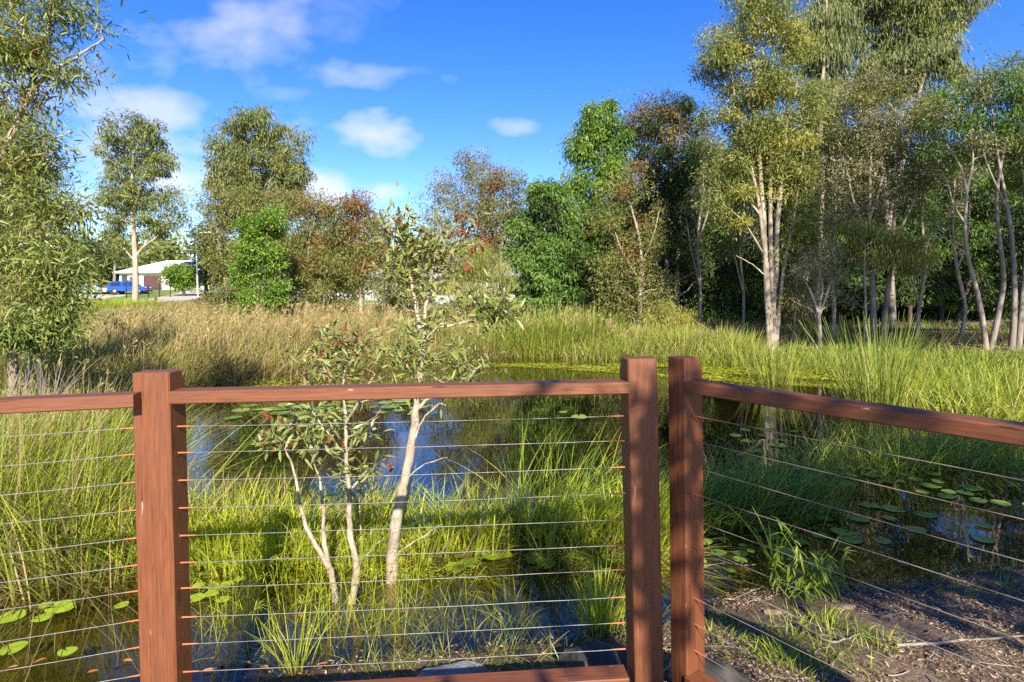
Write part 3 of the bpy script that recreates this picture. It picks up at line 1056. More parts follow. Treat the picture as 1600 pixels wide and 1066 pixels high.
TG = 'trees along the far bank'
exec_trees = []

# far-left gum by the road
tree('gum_tree', 'slender roadside gum with a straight pale trunk in front of the white house', 'tree', 42,
     [([(211, 480), (212, 440), (211, 400), (208, 350), (206, 300), (208, 250), (211, 215)], 10, 2.5), ([(211, 402), (225, 385), (245, 370), (262, 345)], 4, 1.5),
      ([(209, 355), (203, 320), (192, 290), (185, 260)], 5, 1.5), ([(208, 330), (220, 290), (232, 260)], 4, 1.5), ([(212, 410), (190, 385), (172, 372)], 2.5, 1)],
     [(210, 215, 42, 34), (188, 250, 30, 32), (238, 250, 28, 36), (200, 300, 40, 34), (262, 330, 24, 36), (235, 350, 30, 22, 400), (180, 330, 22, 26), (192, 368, 24, 12, 150)],
     170, 105, None, ['l_gum', 'l_paper'], 'gum_bark', None, 1, 0.50, 0.26, 0.08, 0.35, 0.1, -0.15, alt=(0.4, 'any'), tip=0.016, tuft=1.35)
tree('dark_tree', 'low dark bushy tree beside the left end of the white house', 'tree', 97,
     [([(150, 455), (150, 430), (152, 410)], 6, 2)], [(150, 415, 34, 24), (168, 412, 18, 22), (130, 400, 30, 30)], 60, 170, None, ['l_dark'], 'dark_bark', None, 2, 1.0, 0.42, 0.2, 0.1, 0.2, -0.6, tip=0.03)
tree('garden_tree', 'small rounded green tree in front of the white house wall', 'tree', 70,
     [([(287, 463), (287, 445), (286, 430)], 6, 2)], [(285, 428, 22, 16), (278, 440, 16, 12), (296, 438, 16, 14)], 45, 150, None, ['l_fig'], 'dark_bark', None, 3, 0.5, 0.30, 0.15, 0.1, 0.2, -0.6, tip=0.02)
tree('street_tree', 'grey leaved thin tree between the gum trunk and the far wooded hill', 'tree', 95,
     [([(178, 440), (180, 400), (182, 375)], 5, 2)], [(182, 378, 18, 24), (192, 395, 16, 16)], 40, 110, None, ['l_gum'], 'grey_bark', None, 4, 0.9, 0.4, 0.14, 0.2, 0.1, -0.4, tip=0.03)

# the group left of centre
tree('tall_gum', 'tall dark olive gum rising highest above the left tree group', 'tree', 40,
     [([(400, 488), (402, 420), (404, 340), (405, 260), (410, 200)], 12, 3), ([(404, 330), (430, 270), (455, 220)], 6, 2), ([(403, 350), (375, 290), (360, 240)], 6, 2)],
     [(405, 200, 46, 34), (370, 245, 36, 40), (440, 225, 34, 44), (405, 270, 70, 40), (455, 270, 26, 34), (352, 285, 26, 24), (420, 320, 60, 30)],
     230, 115, None, ['l_gum', 'l_olive'], 'grey_bark', None, 5, 0.50, 0.26, 0.085, 0.45, 0.0, -0.2, alt=(0.2, 'any'), tip=0.016, tuft=1.4)
tree('she_oak', 'olive wispy tree with pale leaning stems beside the street lamp', 'tree', 27,
     [([(350, 492), (352, 440), (345, 400), (338, 350), (345, 310)], 7, 2), ([(362, 492), (372, 450), (365, 410), (350, 380)], 6, 2), ([(345, 400), (330, 360), (322, 330)], 4, 1.5)],
     [(352, 330, 30, 36), (385, 330, 36, 40), (348, 390, 22, 50), (362, 430, 30, 50), (400, 370, 30, 40), (352, 470, 24, 22)],
     210, 190, None, ['l_olive', 'l_paper'], 'paper_far', TG, 6, 0.42, 0.16, 0.045, 0.25, 0.15, -0.45, alt=(0.25, 'any'))
tree('back_tree', 'dark evergreen behind the street lamp pole', 'tree', 55,
     [([(322, 475), (322, 420), (322, 380)], 7, 2)], [(326, 370, 18, 26), (338, 410, 22, 34), (332, 440, 18, 24)], 70, 170, None, ['l_dark', 'l_green'], 'dark_bark', TG, 7, 0.7, 0.32, 0.12, 0.2, 0.1, -0.5, alt=(0.2, 'any'), tip=0.02)
tree('fig_tree', 'bright green leafy fig with stacked tufts in the left tree group', 'tree', 23,
     [([(412, 505), (412, 450), (414, 400), (420, 350)], 8, 2), ([(412, 470), (395, 440), (388, 410)], 4, 1.5)],
     [(405, 365, 30, 26), (395, 400, 28, 22), (425, 400, 24, 30), (385, 430, 20, 18), (428, 455, 22, 20), (395, 478, 28, 20), (430, 345, 18, 22), (415, 500, 36, 14)],
     150, 170, None, ['l_fig', 'l_green'], 'dark_bark', TG, 8, 0.24, 0.12, 0.058, 0.15, 0.25, -0.15, alt=(0.15, 'any'))
tree('paperbark', 'dull olive paperbark standing right of the bright green fig', 'tree', 27,
     [([(478, 490), (480, 440), (482, 390), (486, 350)], 7, 2), ([(492, 490), (500, 440), (498, 400)], 5, 2), ([(470, 490), (462, 440), (455, 390)], 5, 2)],
     [(485, 335, 36, 34), (460, 370, 30, 40), (510, 380, 34, 44), (480, 420, 44, 46), (470, 460, 34, 26), (505, 455, 28, 28), (450, 320, 22, 20)],
     220, 180, None, ['l_olive', 'l_brown'], 'paper_far', TG, 9, 0.42, 0.16, 0.046, 0.2, 0.15, -0.45, alt=(0.25, 'any'))
tree('bronze_tree', 'rusty topped tree with one pale straight trunk at the right end of the left group', 'tree', 25,
     [([(563, 495), (564, 450), (562, 410), (558, 370), (556, 340)], 8, 2), ([(564, 460), (580, 430), (592, 400)], 3, 1.2), ([(563, 470), (548, 440), (540, 410)], 3, 1.2)],
     [(550, 335, 36, 28), (575, 370, 34, 36), (530, 375, 30, 40), (555, 415, 46, 40), (590, 420, 24, 40), (535, 450, 26, 26)],
     220, 170, None, ['l_olive', 'l_rust'], 'paper_far', TG, 10, 0.38, 0.15, 0.045, 0.1, 0.25, -0.4, alt=(0.22, 'top'))
tree('shrub', 'grey green bushy shrub behind the sapling top', 'shrub', 23,
     [([(628, 500), (628, 470), (630, 440)], 6, 2)], [(625, 455, 34, 34), (650, 470, 28, 26), (605, 470, 20, 26), (640, 425, 24, 20)], 110, 170, None, ['l_olive', 'l_grey'], 'grey_bark', TG, 11, 0.32, 0.14, 0.042, 0.2, 0.2, -0.5, alt=(0.4, 'any'))

# centre
tree('thin_paperbark', 'thin see-through grey green tree with rounded top in the centre gap', 'tree', 31,
     [([(722, 495), (724, 430), (722, 370), (728, 310), (735, 265)], 8, 2), ([(724, 400), (700, 350), (685, 310)], 4, 1.5), ([(722, 380), (750, 330), (757, 290)], 4, 1.5), ([(715, 495), (690, 420), (672, 350)], 5, 1.5)],
     [(735, 265, 28, 26), (700, 300, 36, 30), (755, 295, 26, 34), (675, 340, 26, 30), (725, 340, 46, 40), (690, 390, 40, 40), (745, 400, 36, 40)],
     190, 125, None, ['l_grey', 'l_olive'], 'grey_bark', TG, 12, 0.45, 0.16, 0.048, 0.1, 0.3, -0.3, alt=(0.4, 'any'))
tree('bronze_tree', 'bronze brown crowned tree with pale forked trunk between thin tree and dark evergreens', 'tree', 29,
     [([(783, 495), (783, 440), (782, 390), (786, 350), (795, 310)], 9, 2.5), ([(783, 385), (800, 350), (812, 330)], 4, 1.5), ([(782, 395), (768, 350), (770, 310)], 4, 1.5)],
     [(782, 290, 34, 24), (805, 315, 26, 30), (765, 320, 26, 36), (790, 350, 44, 34), (770, 385, 32, 30), (810, 380, 24, 30)],
     190, 150, None, ['l_olive', 'l_rust'], 'paper_far', TG, 13, 0.42, 0.16, 0.048, 0.1, 0.25, -0.35, alt=(0.3, 'top'))
tree('shrub', 'yellow green feathery shrub left of the dark evergreens', 'shrub', 22,
     [([(742, 502), (742, 460), (745, 420)], 7, 2), ([(748, 502), (765, 450)], 4, 2)],
     [(745, 405, 34, 30), (770, 430, 26, 34), (725, 440, 30, 34), (750, 470, 44, 26), (720, 480, 26, 20)], 160, 190, None, ['l_gold', 'l_paper'], 'grey_bark', TG, 14, 0.32, 0.15, 0.02, 0.45, 0.0, -0.5, alt=(0.5, 'any'))
tree('evergreen_tree', 'broad dark evergreen reaching down to the reeds in the centre', 'tree', 23,
     [([(850, 520), (850, 450), (852, 390), (856, 330)], 10, 3), ([(860, 520), (880, 440), (885, 380)], 7, 2), ([(850, 470), (825, 420), (815, 390)], 5, 2)],
     [(856, 310, 26, 26), (835, 350, 36, 34), (875, 350, 28, 34), (822, 400, 34, 36), (865, 410, 44, 44), (840, 460, 50, 40), (885, 470, 36, 40), (815, 485, 30, 26)],
     250, 190, None, ['l_green', 'l_dark'], 'dark_bark', TG, 15, 0.30, 0.17, 0.06, 0.35, 0.1, -0.3, alt=(0.4, 'any'))
tree('evergreen_tree', 'tall bright green evergreen with a rounded lit top left of the dark twiggy crown', 'tree', 25,
     [([(935, 505), (935, 430), (936, 350), (938, 270), (940, 200)], 12, 3), ([(936, 380), (912, 330), (905, 280)], 5, 2), ([(936, 350), (958, 300), (965, 250)], 5, 2)],
     [(942, 195, 36, 32), (915, 235, 26, 30), (965, 235, 26, 34), (905, 290, 24, 30), (945, 290, 44, 40), (920, 350, 36, 36), (960, 370, 36, 50), (915, 410, 34, 34), (945, 450, 44, 40)],
     270, 190, None, ['l_green', 'l_fig'], 'dark_bark', TG, 16, 0.34, 0.16, 0.055, 0.35, 0.1, -0.7, alt=(0.4, 'any'))
tree('twiggy_tree', 'sparse red tinged tree with leafless twigs in front of the tall green evergreen', 'tree', 20,
     [([(998, 525), (1000, 470), (1003, 420), (998, 370), (985, 320)], 9, 2.5), ([(1002, 440), (975, 400), (960, 360)], 4, 1.5), ([(1000, 420), (1020, 370), (1030, 330)], 4, 1.5)],
     [(985, 300, 34, 34), (965, 350, 34, 36), (1015, 350, 34, 40), (985, 400, 46, 40), (955, 430, 30, 34), (1010, 450, 36, 34), (975, 480, 34, 24)],
     200, 110, None, ['l_olive', 'l_rust'], 'paper_far', TG, 17, 0.34, 0.12, 0.038, 0.15, 0.2, -0.3, alt=(0.16, 'top'))
tree('twiggy_tree', 'dark twiggy crowned tree with several bare grey trunks right of the tall evergreen', 'tree', 25,
     [([(1040, 500), (1042, 440), (1040, 380), (1045, 300), (1050, 220)], 9, 2.5), ([(1055, 502), (1058, 440), (1060, 370), (1070, 290), (1075, 220)], 10, 2.5), ([(1028, 500), (1028, 440), (1020, 350), (1010, 270), (1010, 200)], 7, 2), ([(1050, 380), (1085, 310), (1095, 250)], 5, 2)],
     [(1050, 185, 40, 32), (1008, 195, 32, 38), (1090, 220, 26, 46), (1040, 250, 60, 40), (1075, 300, 40, 50), (1020, 310, 40, 50), (1060, 380, 50, 40), (1095, 400, 30, 44)],
     330, 200, None, ['l_dark', 'l_brown'], 'grey_bark', TG, 18, 0.42, 0.16, 0.048, 0.25, 0.1, -0.35, alt=(0.18, 'top'))
tree('shrub', 'low golden green shrub at the foot of the bare grey trunks', 'shrub', 19,
     [([(1040, 530), (1040, 510), (1042, 495)], 5, 2)], [(1040, 500, 34, 24), (1065, 505, 22, 20), (1015, 505, 20, 18)], 80, 170, None, ['l_gold', 'l_olive'], 'grey_bark', TG, 19, 0.22, 0.12, 0.02, 0.4, 0.1, -0.5, alt=(0.4, 'any'))
tree('evergreen_tree', 'dark evergreen filling the space left of the tall paperbark trunks', 'tree', 26,
     [([(1135, 515), (1135, 440), (1135, 370), (1137, 300)], 10, 3)],
     [(1135, 300, 40, 50), (1120, 370, 36, 44), (1155, 390, 40, 50), (1130, 440, 46, 44), (1110, 480, 34, 26), (1165, 470, 30, 34)],
     190, 170, None, ['l_dark', 'l_green'], 'dark_bark', TG, 20, 0.38, 0.19, 0.06, 0.3, 0.1, -0.3, alt=(0.35, 'any'))
tree('evergreen_tree', 'dark round shrubby evergreen low behind the reeds in the centre', 'tree', 22,
     [([(925, 525), (925, 500), (927, 470)], 7, 3)], [(920, 500, 40, 26), (955, 495, 34, 30), (890, 505, 30, 22)], 110, 170, None, ['l_dark'], 'dark_bark', TG, 21, 0.3, 0.17, 0.06, 0.25, 0.1, -0.5)

# right: the tall pale paperbark and its neighbours
tree('tall_paperbark', 'tallest pale paperbark with a fan of straight cream trunks right of centre', 'tree', 17,
     [([(1206, 548), (1203, 500), (1197, 430), (1193, 350), (1188, 260), (1182, 160), (1178, 60), (1176, 0)], 11, 2.2),
      ([(1210, 548), (1208, 490), (1212, 420), (1216, 330), (1226, 230), (1232, 130), (1236, 40)], 10, 2.2),
      ([(1202, 548), (1199, 480), (1194, 400), (1187, 330), (1170, 240), (1150, 160), (1140, 90)], 8, 1.8),
      ([(1212, 548), (1222, 440), (1238, 350), (1252, 260), (1258, 180)], 7, 1.8),
      ([(1206, 548), (1206, 440), (1203, 340), (1204, 240), (1206, 140), (1208, 40)], 9, 2.5),
      ([(1196, 430), (1170, 410), (1150, 400)], 3, 1), ([(1192, 340), (1165, 310), (1140, 290)], 4, 1.2), ([(1196, 400), (1160, 345), (1130, 320)], 3.5, 1.2)],
     [(1185, 50, 64, 50), (1235, 60, 44, 60), (1125, 95, 44, 40), (1200, 130, 60, 44), (1150, 170, 44, 34), (1250, 180, 36, 60), (1180, 215, 44, 36), (1130, 265, 40, 28), (1175, 300, 40, 26), (1120, 320, 26, 18),
      (1225, 280, 44, 44), (1150, 350, 32, 18), (1250, 350, 30, 40), (1215, -20, 60, 50), (1160, 225, 44, 30), (1215, 215, 50, 50), (1240, 400, 24, 30)],
     310, 170, None, ['l_paper', 'l_gold'], 'paper_far', None, 22, 0.30, 0.12, 0.036, 0.25, 0.15, -0.30, alt=(0.25, 'any'), sides=9, wob=0.006, tip=0.008, back=0.2, tuft=1.15)
tree('weeping_gum', 'tall gum with hanging strap leaves at the top right of the view', 'tree', 25,
     [([(1395, 525), (1392, 440), (1385, 330), (1372, 220), (1350, 110), (1330, 0), (1320, -60)], 11, 4), ([(1388, 360), (1410, 250), (1440, 130), (1465, 20)], 10, 3), ([(1372, 220), (1340, 160), (1310, 120)], 6, 2), ([(1440, 130), (1470, 70), (1510, 30)], 5, 2)],
     [(1310, 40, 44, 60), (1350, 0, 60, 60), (1420, 40, 50, 50), (1465, 90, 40, 50), (1330, 130, 44, 36), (1400, 110, 46, 40), (1500, 10, 56, 30), (1455, 170, 34, 34), (1290, 100, 24, 50), (1430, -40, 110, 60)],
     330, 170, None, ['l_gum', 'l_paper'], 'grey_bark', None, 23, 0.40, 0.20, 0.045, 0.6, -0.1, -0.30, alt=(0.3, 'any'), tip=0.014, rnd=0.45)
tree('weeping_gum', 'drooping gum crown hanging in the gap right of the tallest paperbark', 'tree', 24,
     [([(1275, 525), (1278, 420), (1285, 300), (1282, 180), (1290, 60), (1292, -40)], 9, 3)],
     [(1288, 60, 26, 70), (1282, 170, 26, 40), (1295, 220, 30, 30), (1120, 60, 40, 1, 1)], 90, 130, None, ['l_gum'], 'gum_bark', None, 231, 0.35, 0.22, 0.04, 0.95, -0.3, -0.35, tip=0.012, rnd=0.4)
tree('grey_tree', 'greyish twiggy tree with twin grey trunks in front of the weeping gum', 'tree', 18,
     [([(1365, 530), (1364, 470), (1362, 420), (1358, 350), (1360, 270), (1362, 200)], 10, 2.5), ([(1378, 530), (1384, 480), (1390, 430), (1395, 370), (1400, 300), (1405, 220)], 9, 2.5), ([(1360, 380), (1335, 320), (1320, 250)], 5, 1.5), ([(1395, 380), (1425, 320), (1440, 260)], 5, 1.5),
      ([(1359, 340), (1378, 280), (1385, 210)], 5, 1.5), ([(1362, 420), (1330, 370), (1305, 350)], 4, 1.5)],
     [(1370, 150, 50, 34), (1415, 175, 40, 44), (1325, 190, 40, 44), (1370, 220, 70, 44), (1320, 280, 40, 40), (1420, 270, 36, 50), (1370, 310, 50, 36), (1310, 345, 36, 24), (1345, 390, 40, 24)],
     320, 150, None, ['l_grey', 'l_olive'], 'grey_bark', None, 24, 0.32, 0.11, 0.036, 0.1, 0.3, -0.35, alt=(0.3, 'top'), tip=0.009, back=0.5)
tree('she_oak', 'feathery yellow green tuft hanging beside the twin grey trunks', 'tree', 17,
     [([(1352, 530), (1352, 470), (1350, 420), (1352, 385)], 6, 2)],
     [(1335, 360, 22, 18, 500), (1375, 370, 34, 22), (1350, 390, 30, 18), (1400, 390, 24, 26), (1425, 400, 22, 30)], 80, 110, None, ['l_gold', 'l_paper'], 'grey_bark', None, 25, 0.20, 0.13, 0.022, 0.6, 0.0, -0.4, alt=(0.6, 'any'), rnd=0.4)
tree('curved_paperbark', 'sparse tree with winding pale forked trunks at the right edge of the view', 'tree', 16,
     [([(1542, 548), (1535, 500), (1525, 450), (1512, 400), (1508, 350), (1510, 300), (1500, 260), (1478, 225)], 9, 2), ([(1508, 350), (1490, 320), (1482, 290)], 4, 1.5), ([(1510, 300), (1520, 250), (1515, 190)], 5, 1.5), ([(1512, 400), (1480, 375), (1460, 360)], 3, 1)],
     [(1490, 180, 34, 34), (1515, 230, 34, 30), (1475, 240, 26, 30), (1500, 150, 30, 26), (1465, 330, 22, 18, 200)], 110, 100, None, ['l_green', 'l_grey'], 'paper_far', None, 26, 0.28, 0.11, 0.038, 0.2, 0.2, -0.3, alt=(0.5, 'any'))
tree('curved_paperbark', 'leaning grey tree with two tall bare trunks closest to the right edge', 'tree', 16,
     [([(1580, 546), (1585, 480), (1583, 400), (1575, 330), (1560, 250), (1550, 170)], 10, 2.5), ([(1548, 548), (1562, 480), (1568, 430), (1560, 360), (1558, 300), (1570, 230), (1590, 160)], 9, 2.5), ([(1590, 546), (1600, 440), (1605, 340), (1595, 250)], 10, 3), ([(1575, 330), (1540, 250), (1530, 190)], 4, 1.5)],
     [(1550, 140, 40, 34), (1590, 130, 40, 44), (1530, 190, 26, 34), (1580, 210, 44, 36), (1610, 260, 40, 50), (1630, 180, 60, 70)], 230, 150, None, ['l_green', 'l_gum'], 'grey_bark', None, 27, 0.32, 0.12, 0.034, 0.3, 0.1, -0.3, alt=(0.5, 'any'))
tree('evergreen_tree', 'dark leafy evergreen behind the winding pale trunks', 'tree', 27,
     [([(1470, 510), (1470, 430), (1475, 340)], 9, 3), ([(1490, 510), (1520, 420), (1530, 330)], 8, 2.5)],
     [(1475, 300, 44, 44), (1530, 310, 50, 50), (1450, 370, 40, 44), (1500, 390, 60, 44), (1560, 380, 44, 50), (1445, 430, 36, 34), (1500, 450, 46, 30), (1600, 340, 60, 70), (1600, 430, 50, 34)],
     330, 210, None, ['l_dark', 'l_green'], 'dark_bark', None, 28, 0.42, 0.19, 0.06, 0.3, 0.1, -0.25, alt=(0.35, 'any'))
tree('evergreen_tree', 'dark evergreen screen behind the twin grey trunks', 'tree', 26,
     [([(1310, 520), (1310, 430), (1312, 340)], 10, 3), ([(1420, 515), (1425, 430), (1425, 360)], 8, 3)],
     [(1300, 300, 44, 50), (1340, 350, 44, 44), (1285, 390, 40, 50), (1320, 440, 50, 44), (1280, 470, 36, 34), (1400, 330, 44, 50), (1420, 400, 44, 40), (1375, 440, 40, 36), (1430, 450, 34, 26)],
     330, 210, None, ['l_dark', 'l_green'], 'dark_bark', None, 29, 0.42, 0.19, 0.06, 0.3, 0.1, -0.25, alt=(0.3, 'any'))
tree('grey_shrub', 'small pale twiggy shrub tree between the tall paperbark and the twin trunks', 'shrub', 16,
     [([(1280, 552), (1281, 520), (1278, 490), (1268, 460), (1258, 440)], 8, 2), ([(1279, 495), (1290, 465), (1298, 440)], 5, 1.5), ([(1278, 490), (1285, 450), (1280, 420)], 4, 1.5)],
     [(1262, 425, 26, 26), (1295, 430, 26, 26), (1278, 400, 30, 24), (1255, 465, 20, 24), (1305, 465, 18, 24)], 140, 90, None, ['l_grey', 'l_olive'], 'paper_far', None, 30, 0.24, 0.10, 0.018, 0.2, 0.2, -0.35, alt=(0.3, 'any'), thick=0.5)
tree('wattle_shrub', 'bronze wispy low shrub beside the tall paperbark base', 'shrub', 17,
     [([(1240, 545), (1242, 500), (1245, 440)], 6, 2)], [(1245, 420, 28, 34), (1235, 470, 24, 34), (1262, 390, 24, 24), (1250, 500, 22, 24)], 120, 130, None, ['l_brown', 'l_olive'], 'grey_bark', None, 31, 0.26, 0.13, 0.016, 0.5, 0.0, -0.4, alt=(0.6, 'any'))
tree('evergreen_tree', 'dark bushes in the shade at the far right edge', 'shrub', 22,
     [([(1625, 540), (1625, 480), (1630, 420)], 9, 3)], [(1620, 430, 40, 50), (1640, 370, 60, 60), (1610, 490, 26, 30)], 110, 150, None, ['l_dark', 'l_green'], 'dark_bark', None, 32, 0.36, 0.17, 0.055, 0.3, 0.1, -0.3, alt=(0.3, 'any'))

for (px, top, D, wd, lab, sd) in ((1010, 330, 30, 50, 'dark evergreen low behind the red tinged sparse tree', 301), (1090, 230, 31, 56, 'dark evergreen behind the bare grey trunks', 302),
                                  (1190, 200, 29, 66, 'dark evergreen directly behind the tallest paperbark trunks', 303), (1255, 220, 27, 54, 'dark evergreen behind the small pale twiggy shrub tree', 304),
                                  (1360, 200, 30, 60, 'tall dark evergreen behind the twin grey trunks', 305), (1545, 200, 30, 64, 'tall dark evergreen behind the leaning right edge trunks', 306),
                                  (1460, 210, 31, 56, 'dark evergreen between the twin grey trunks and the winding pale trunks', 307), (870, 400, 29, 60, 'low dark evergreen behind the broad centre evergreen', 308)):
    b = 512
    tree('evergreen_tree', lab, 'tree', D, [([(px, b), (px + 2, (b + top) / 2), (px - 2, top + 40)], 9, 3), ([(px + 8, b), (px + 24, (b + top) / 2 + 30), (px + 30, top + 90)], 6, 2)],
         [(px, top + 45, wd * 0.7, 46), (px - wd * 0.4, top + 110, wd * 0.7, 46), (px + wd * 0.4, top + 120, wd * 0.7, 50), (px, top + 180, wd, 50), (px, (top + 180 + 480) / 2, wd, 50), (px, 480, wd, 24)],
         340, 160, None, ['l_dark', 'l_green'], 'dark_bark', None, sd, 0.40, 0.20, 0.07, 0.3, 0.1, -0.3, alt=(0.22, 'any'))
for (pl, w, D, lab, sd, lob) in (([(1300, 545), (1303, 480), (1298, 400), (1306, 320), (1300, 250)], 7, 19, 'slim pale tree left of the twin grey trunks', 311, [(1300, 240, 26, 40), (1310, 300, 22, 30)]),
                                 ([(1432, 545), (1436, 480), (1446, 410), (1440, 330), (1452, 250), (1460, 200)], 7, 18.5, 'slim pale tree right of the twin grey trunks', 312, [(1455, 200, 26, 36), (1445, 270, 24, 30), (1430, 330, 18, 20)]),
                                 ([(1500, 535), (1508, 480), (1496, 420), (1488, 350), (1492, 280)], 6, 20, 'slim crooked tree behind the winding pale trunks', 313, [(1490, 270, 26, 34), (1480, 330, 20, 24)]),
                                 ([(1092, 520), (1094, 450), (1090, 380), (1098, 300), (1100, 240)], 6, 23, 'slim pale tree between the bare grey trunks and the tallest paperbark', 314, [(1100, 240, 24, 36), (1092, 310, 22, 30)]),
                                 ([(1160, 530), (1162, 460), (1156, 390), (1160, 320)], 5, 20, 'slim tree close left of the tallest paperbark', 315, [(1158, 320, 22, 34), (1150, 380, 20, 26)])):
    tree('slim_tree', lab, 'tree', D, [(pl, w, 2), ([pl[2], (pl[2][0] + 16, pl[2][1] - 50), (pl[2][0] + 20, pl[2][1] - 100)], 3, 1), ([pl[1], (pl[1][0] - 14, pl[1][1] - 60), (pl[1][0] - 22, pl[1][1] - 110)], 3, 1)],
         lob, 60, 80, None, ['l_grey', 'l_green'], 'paper_far', None, sd, 0.28, 0.11, 0.036, 0.2, 0.2, -0.4, alt=(0.4, 'any'))

# trees near the viewer, left edge
tree('bottlebrush_tree', 'near overhanging bottlebrush with long narrow leaves along the left edge', 'tree', 5.6,
     [([(-75, 620), (-60, 500), (-35, 380), (0, 260), (35, 170), (62, 95), (78, 20), (86, -70)], 19, 5), ([(-20, 320), (20, 262), (65, 228), (108, 205)], 7, 2), ([(-45, 430), (0, 392), (55, 380), (100, 388)], 7, 2), ([(35, 170), (70, 120), (120, 90), (160, 60)], 8, 2.5),
      ([(62, 95), (30, 30), (0, -40)], 8, 3), ([(-50, 450), (10, 440), (70, 445)], 6, 2), ([(0, 260), (50, 240), (95, 262)], 4, 1.5), ([(-10, 300), (60, 330), (110, 345)], 5, 1.5)],
     [(30, 0, 90, 44), (125, 25, 48, 36), (95, 90, 64, 34), (10, 90, 60, 50), (50, 160, 66, 32), (130, 118, 34, 22), (0, 240, 60, 32), (85, 225, 28, 16, 700), (20, 310, 60, 30), (90, 330, 34, 26, 1300), (10, 390, 60, 34), (90, 395, 38, 36), (30, 450, 64, 34), (80, 450, 40, 30)],
     270, 50, None, ['l_near', 'l_brown'], 'paper', None, 40, 0.13, 0.095, 0.0165, 0.15, 0.1, -0.30, alt=(0.06, 'any'), shape='l', sides=10, tip=0.0035, rnd=0.6, wob=0.004)
tree('tea_tree', 'dense fine leaved olive tree behind the near overhanging branches', 'tree', 9.5,
     [([(20, 560), (18, 470), (25, 380), (35, 280), (45, 200)], 16, 4), ([(30, 560), (60, 460), (80, 380), (95, 300)], 9, 3), ([(-40, 560), (-50, 400), (-40, 250)], 14, 4)],
     [(0, 200, 44, 44), (25, 270, 42, 46), (0, 300, 50, 60), (20, 370, 56, 56), (50, 420, 40, 40), (0, 430, 70, 60), (20, 480, 60, 40)],
     260, 170, None, ['l_paper', 'l_olive'], 'paper_far', None, 41, 0.20, 0.085, 0.016, 0.2, 0.2, -0.4, alt=(0.3, 'any'), tip=0.006)
tree('broad_shrub', 'deep green bushy shrub low at the left edge above the reeds', 'shrub', 8.5,
     [([(60, 570), (62, 530), (70, 490)], 10, 4)], [(60, 505, 44, 26), (85, 480, 30, 30), (20, 510, 50, 26), (100, 430, 22, 34)], 120, 90, None, ['l_green', 'l_paper'], 'dark_bark', None, 42, 0.16, 0.10, 0.028, 0.2, 0.2, -0.35, alt=(0.5, 'any'), tip=0.006)


def dead_twigs(name, label, cx, cy, D, rx, ry, n, seed):
    rg = np.random.default_rng(seed)
    k = D / F
    base = W(cx, cy, D)
    z0 = hz(base[0], base[1])
    base = np.array([base[0], base[1], max(0.0, z0)])
    t = np.linspace(0, 1, 6)[:, None]
    P = []
    for i in range(n):
        a = base + np.array([rg.normal(0, rx * k * 0.5), rg.normal(0, 0.4), 0])
        e = a + np.array([rg.normal(0, rx * k * 0.6), rg.normal(0, 0.4), rg.uniform(0.3, 1) * ry * k * 2])
        m = (a + e) / 2 + rg.normal(0, 0.12, 3)
        P.append((1 - t) ** 2 * a + 2 * t * (1 - t) * m + t * t * e)
    mb = MB()
    mb.tubes(np.array(P), np.tile(np.linspace(0.006, 0.002, 6), (n, 1)), 4)
    return tag(mb.build(name, 'twig'), label, 'dead shrub')


dead_twigs('dead_shrub', 'grey tangle of dead twigs at the waterside under the left trees', 40, 540, 8.0, 60, 60, 150, 5)

# trees behind and beside the viewer whose shade falls over the right of the pond
def shade_tree(name, label, x, y, z_crown, rx, rz, n, seed, per=150, LL=0.22, WW=0.09, mats=('l_paper',)):
    rg = np.random.default_rng(seed)
    zb = hz(x, y)
    tb = MB()
    P, r = tb.tube([(x, y, zb - 0.2), (x + 0.1, y - 0.1, z_crown * 0.4), (x - 0.1, y + 0.1, z_crown)], (0.16, 0.05), 8, sub=5)
    C = clustered([(np.array([x, y, z_crown]), np.array([rx, rx, rz]), 1)], n, rg, -0.12)
    paths, rad = grow([(P, r)], C, rg, 0.012)
    tb.tubes(paths, rad, 5)
    e = empty(name, (x, y, zb), label, 'tree', 'trees beside the viewer')
    o = tb.build('trunk', 'paper_far', e, smooth=True)
    o.location = (-x, -y, -zb)
    m = len(C) * per
    ci = np.repeat(np.arange(len(C)), per)
    off = rg.normal(0, 0.34, (m, 3))
    lm = MB()
    add_leaves(lm, C[ci] + off, rg.normal(0, 1, (m, 3)), rg.normal(0, 0.6, (m, 3)) + np.array([0, 0, 1]), LL, WW, rg.uniform(0, 1, m))
    o = lm.build('crown', list(mats), e)
    o.location = (-x, -y, -zb)


shade_tree('shade_tree', 'paperbark behind the viewer at right shading the near right water', 5.35, -2.35, 5.4, 2.4, 1.2, 75, 61)
shade_tree('shade_tree', 'sparse young tree behind the viewer dappling the middle post and the bank', 1.66, -2.95, 4.5, 0.55, 0.6, 10, 64, 55, 0.16, 0.06)
shade_tree('shade_tree', 'tall tree out of view at right shading the far right bank', 13.5, 4.5, 10.0, 3.4, 2.6, 110, 62)
shade_tree('shade_tree', 'second tall tree out of view at right shading the trunks', 18.0, 8.5, 9.0, 3.2, 2.6, 100, 63)

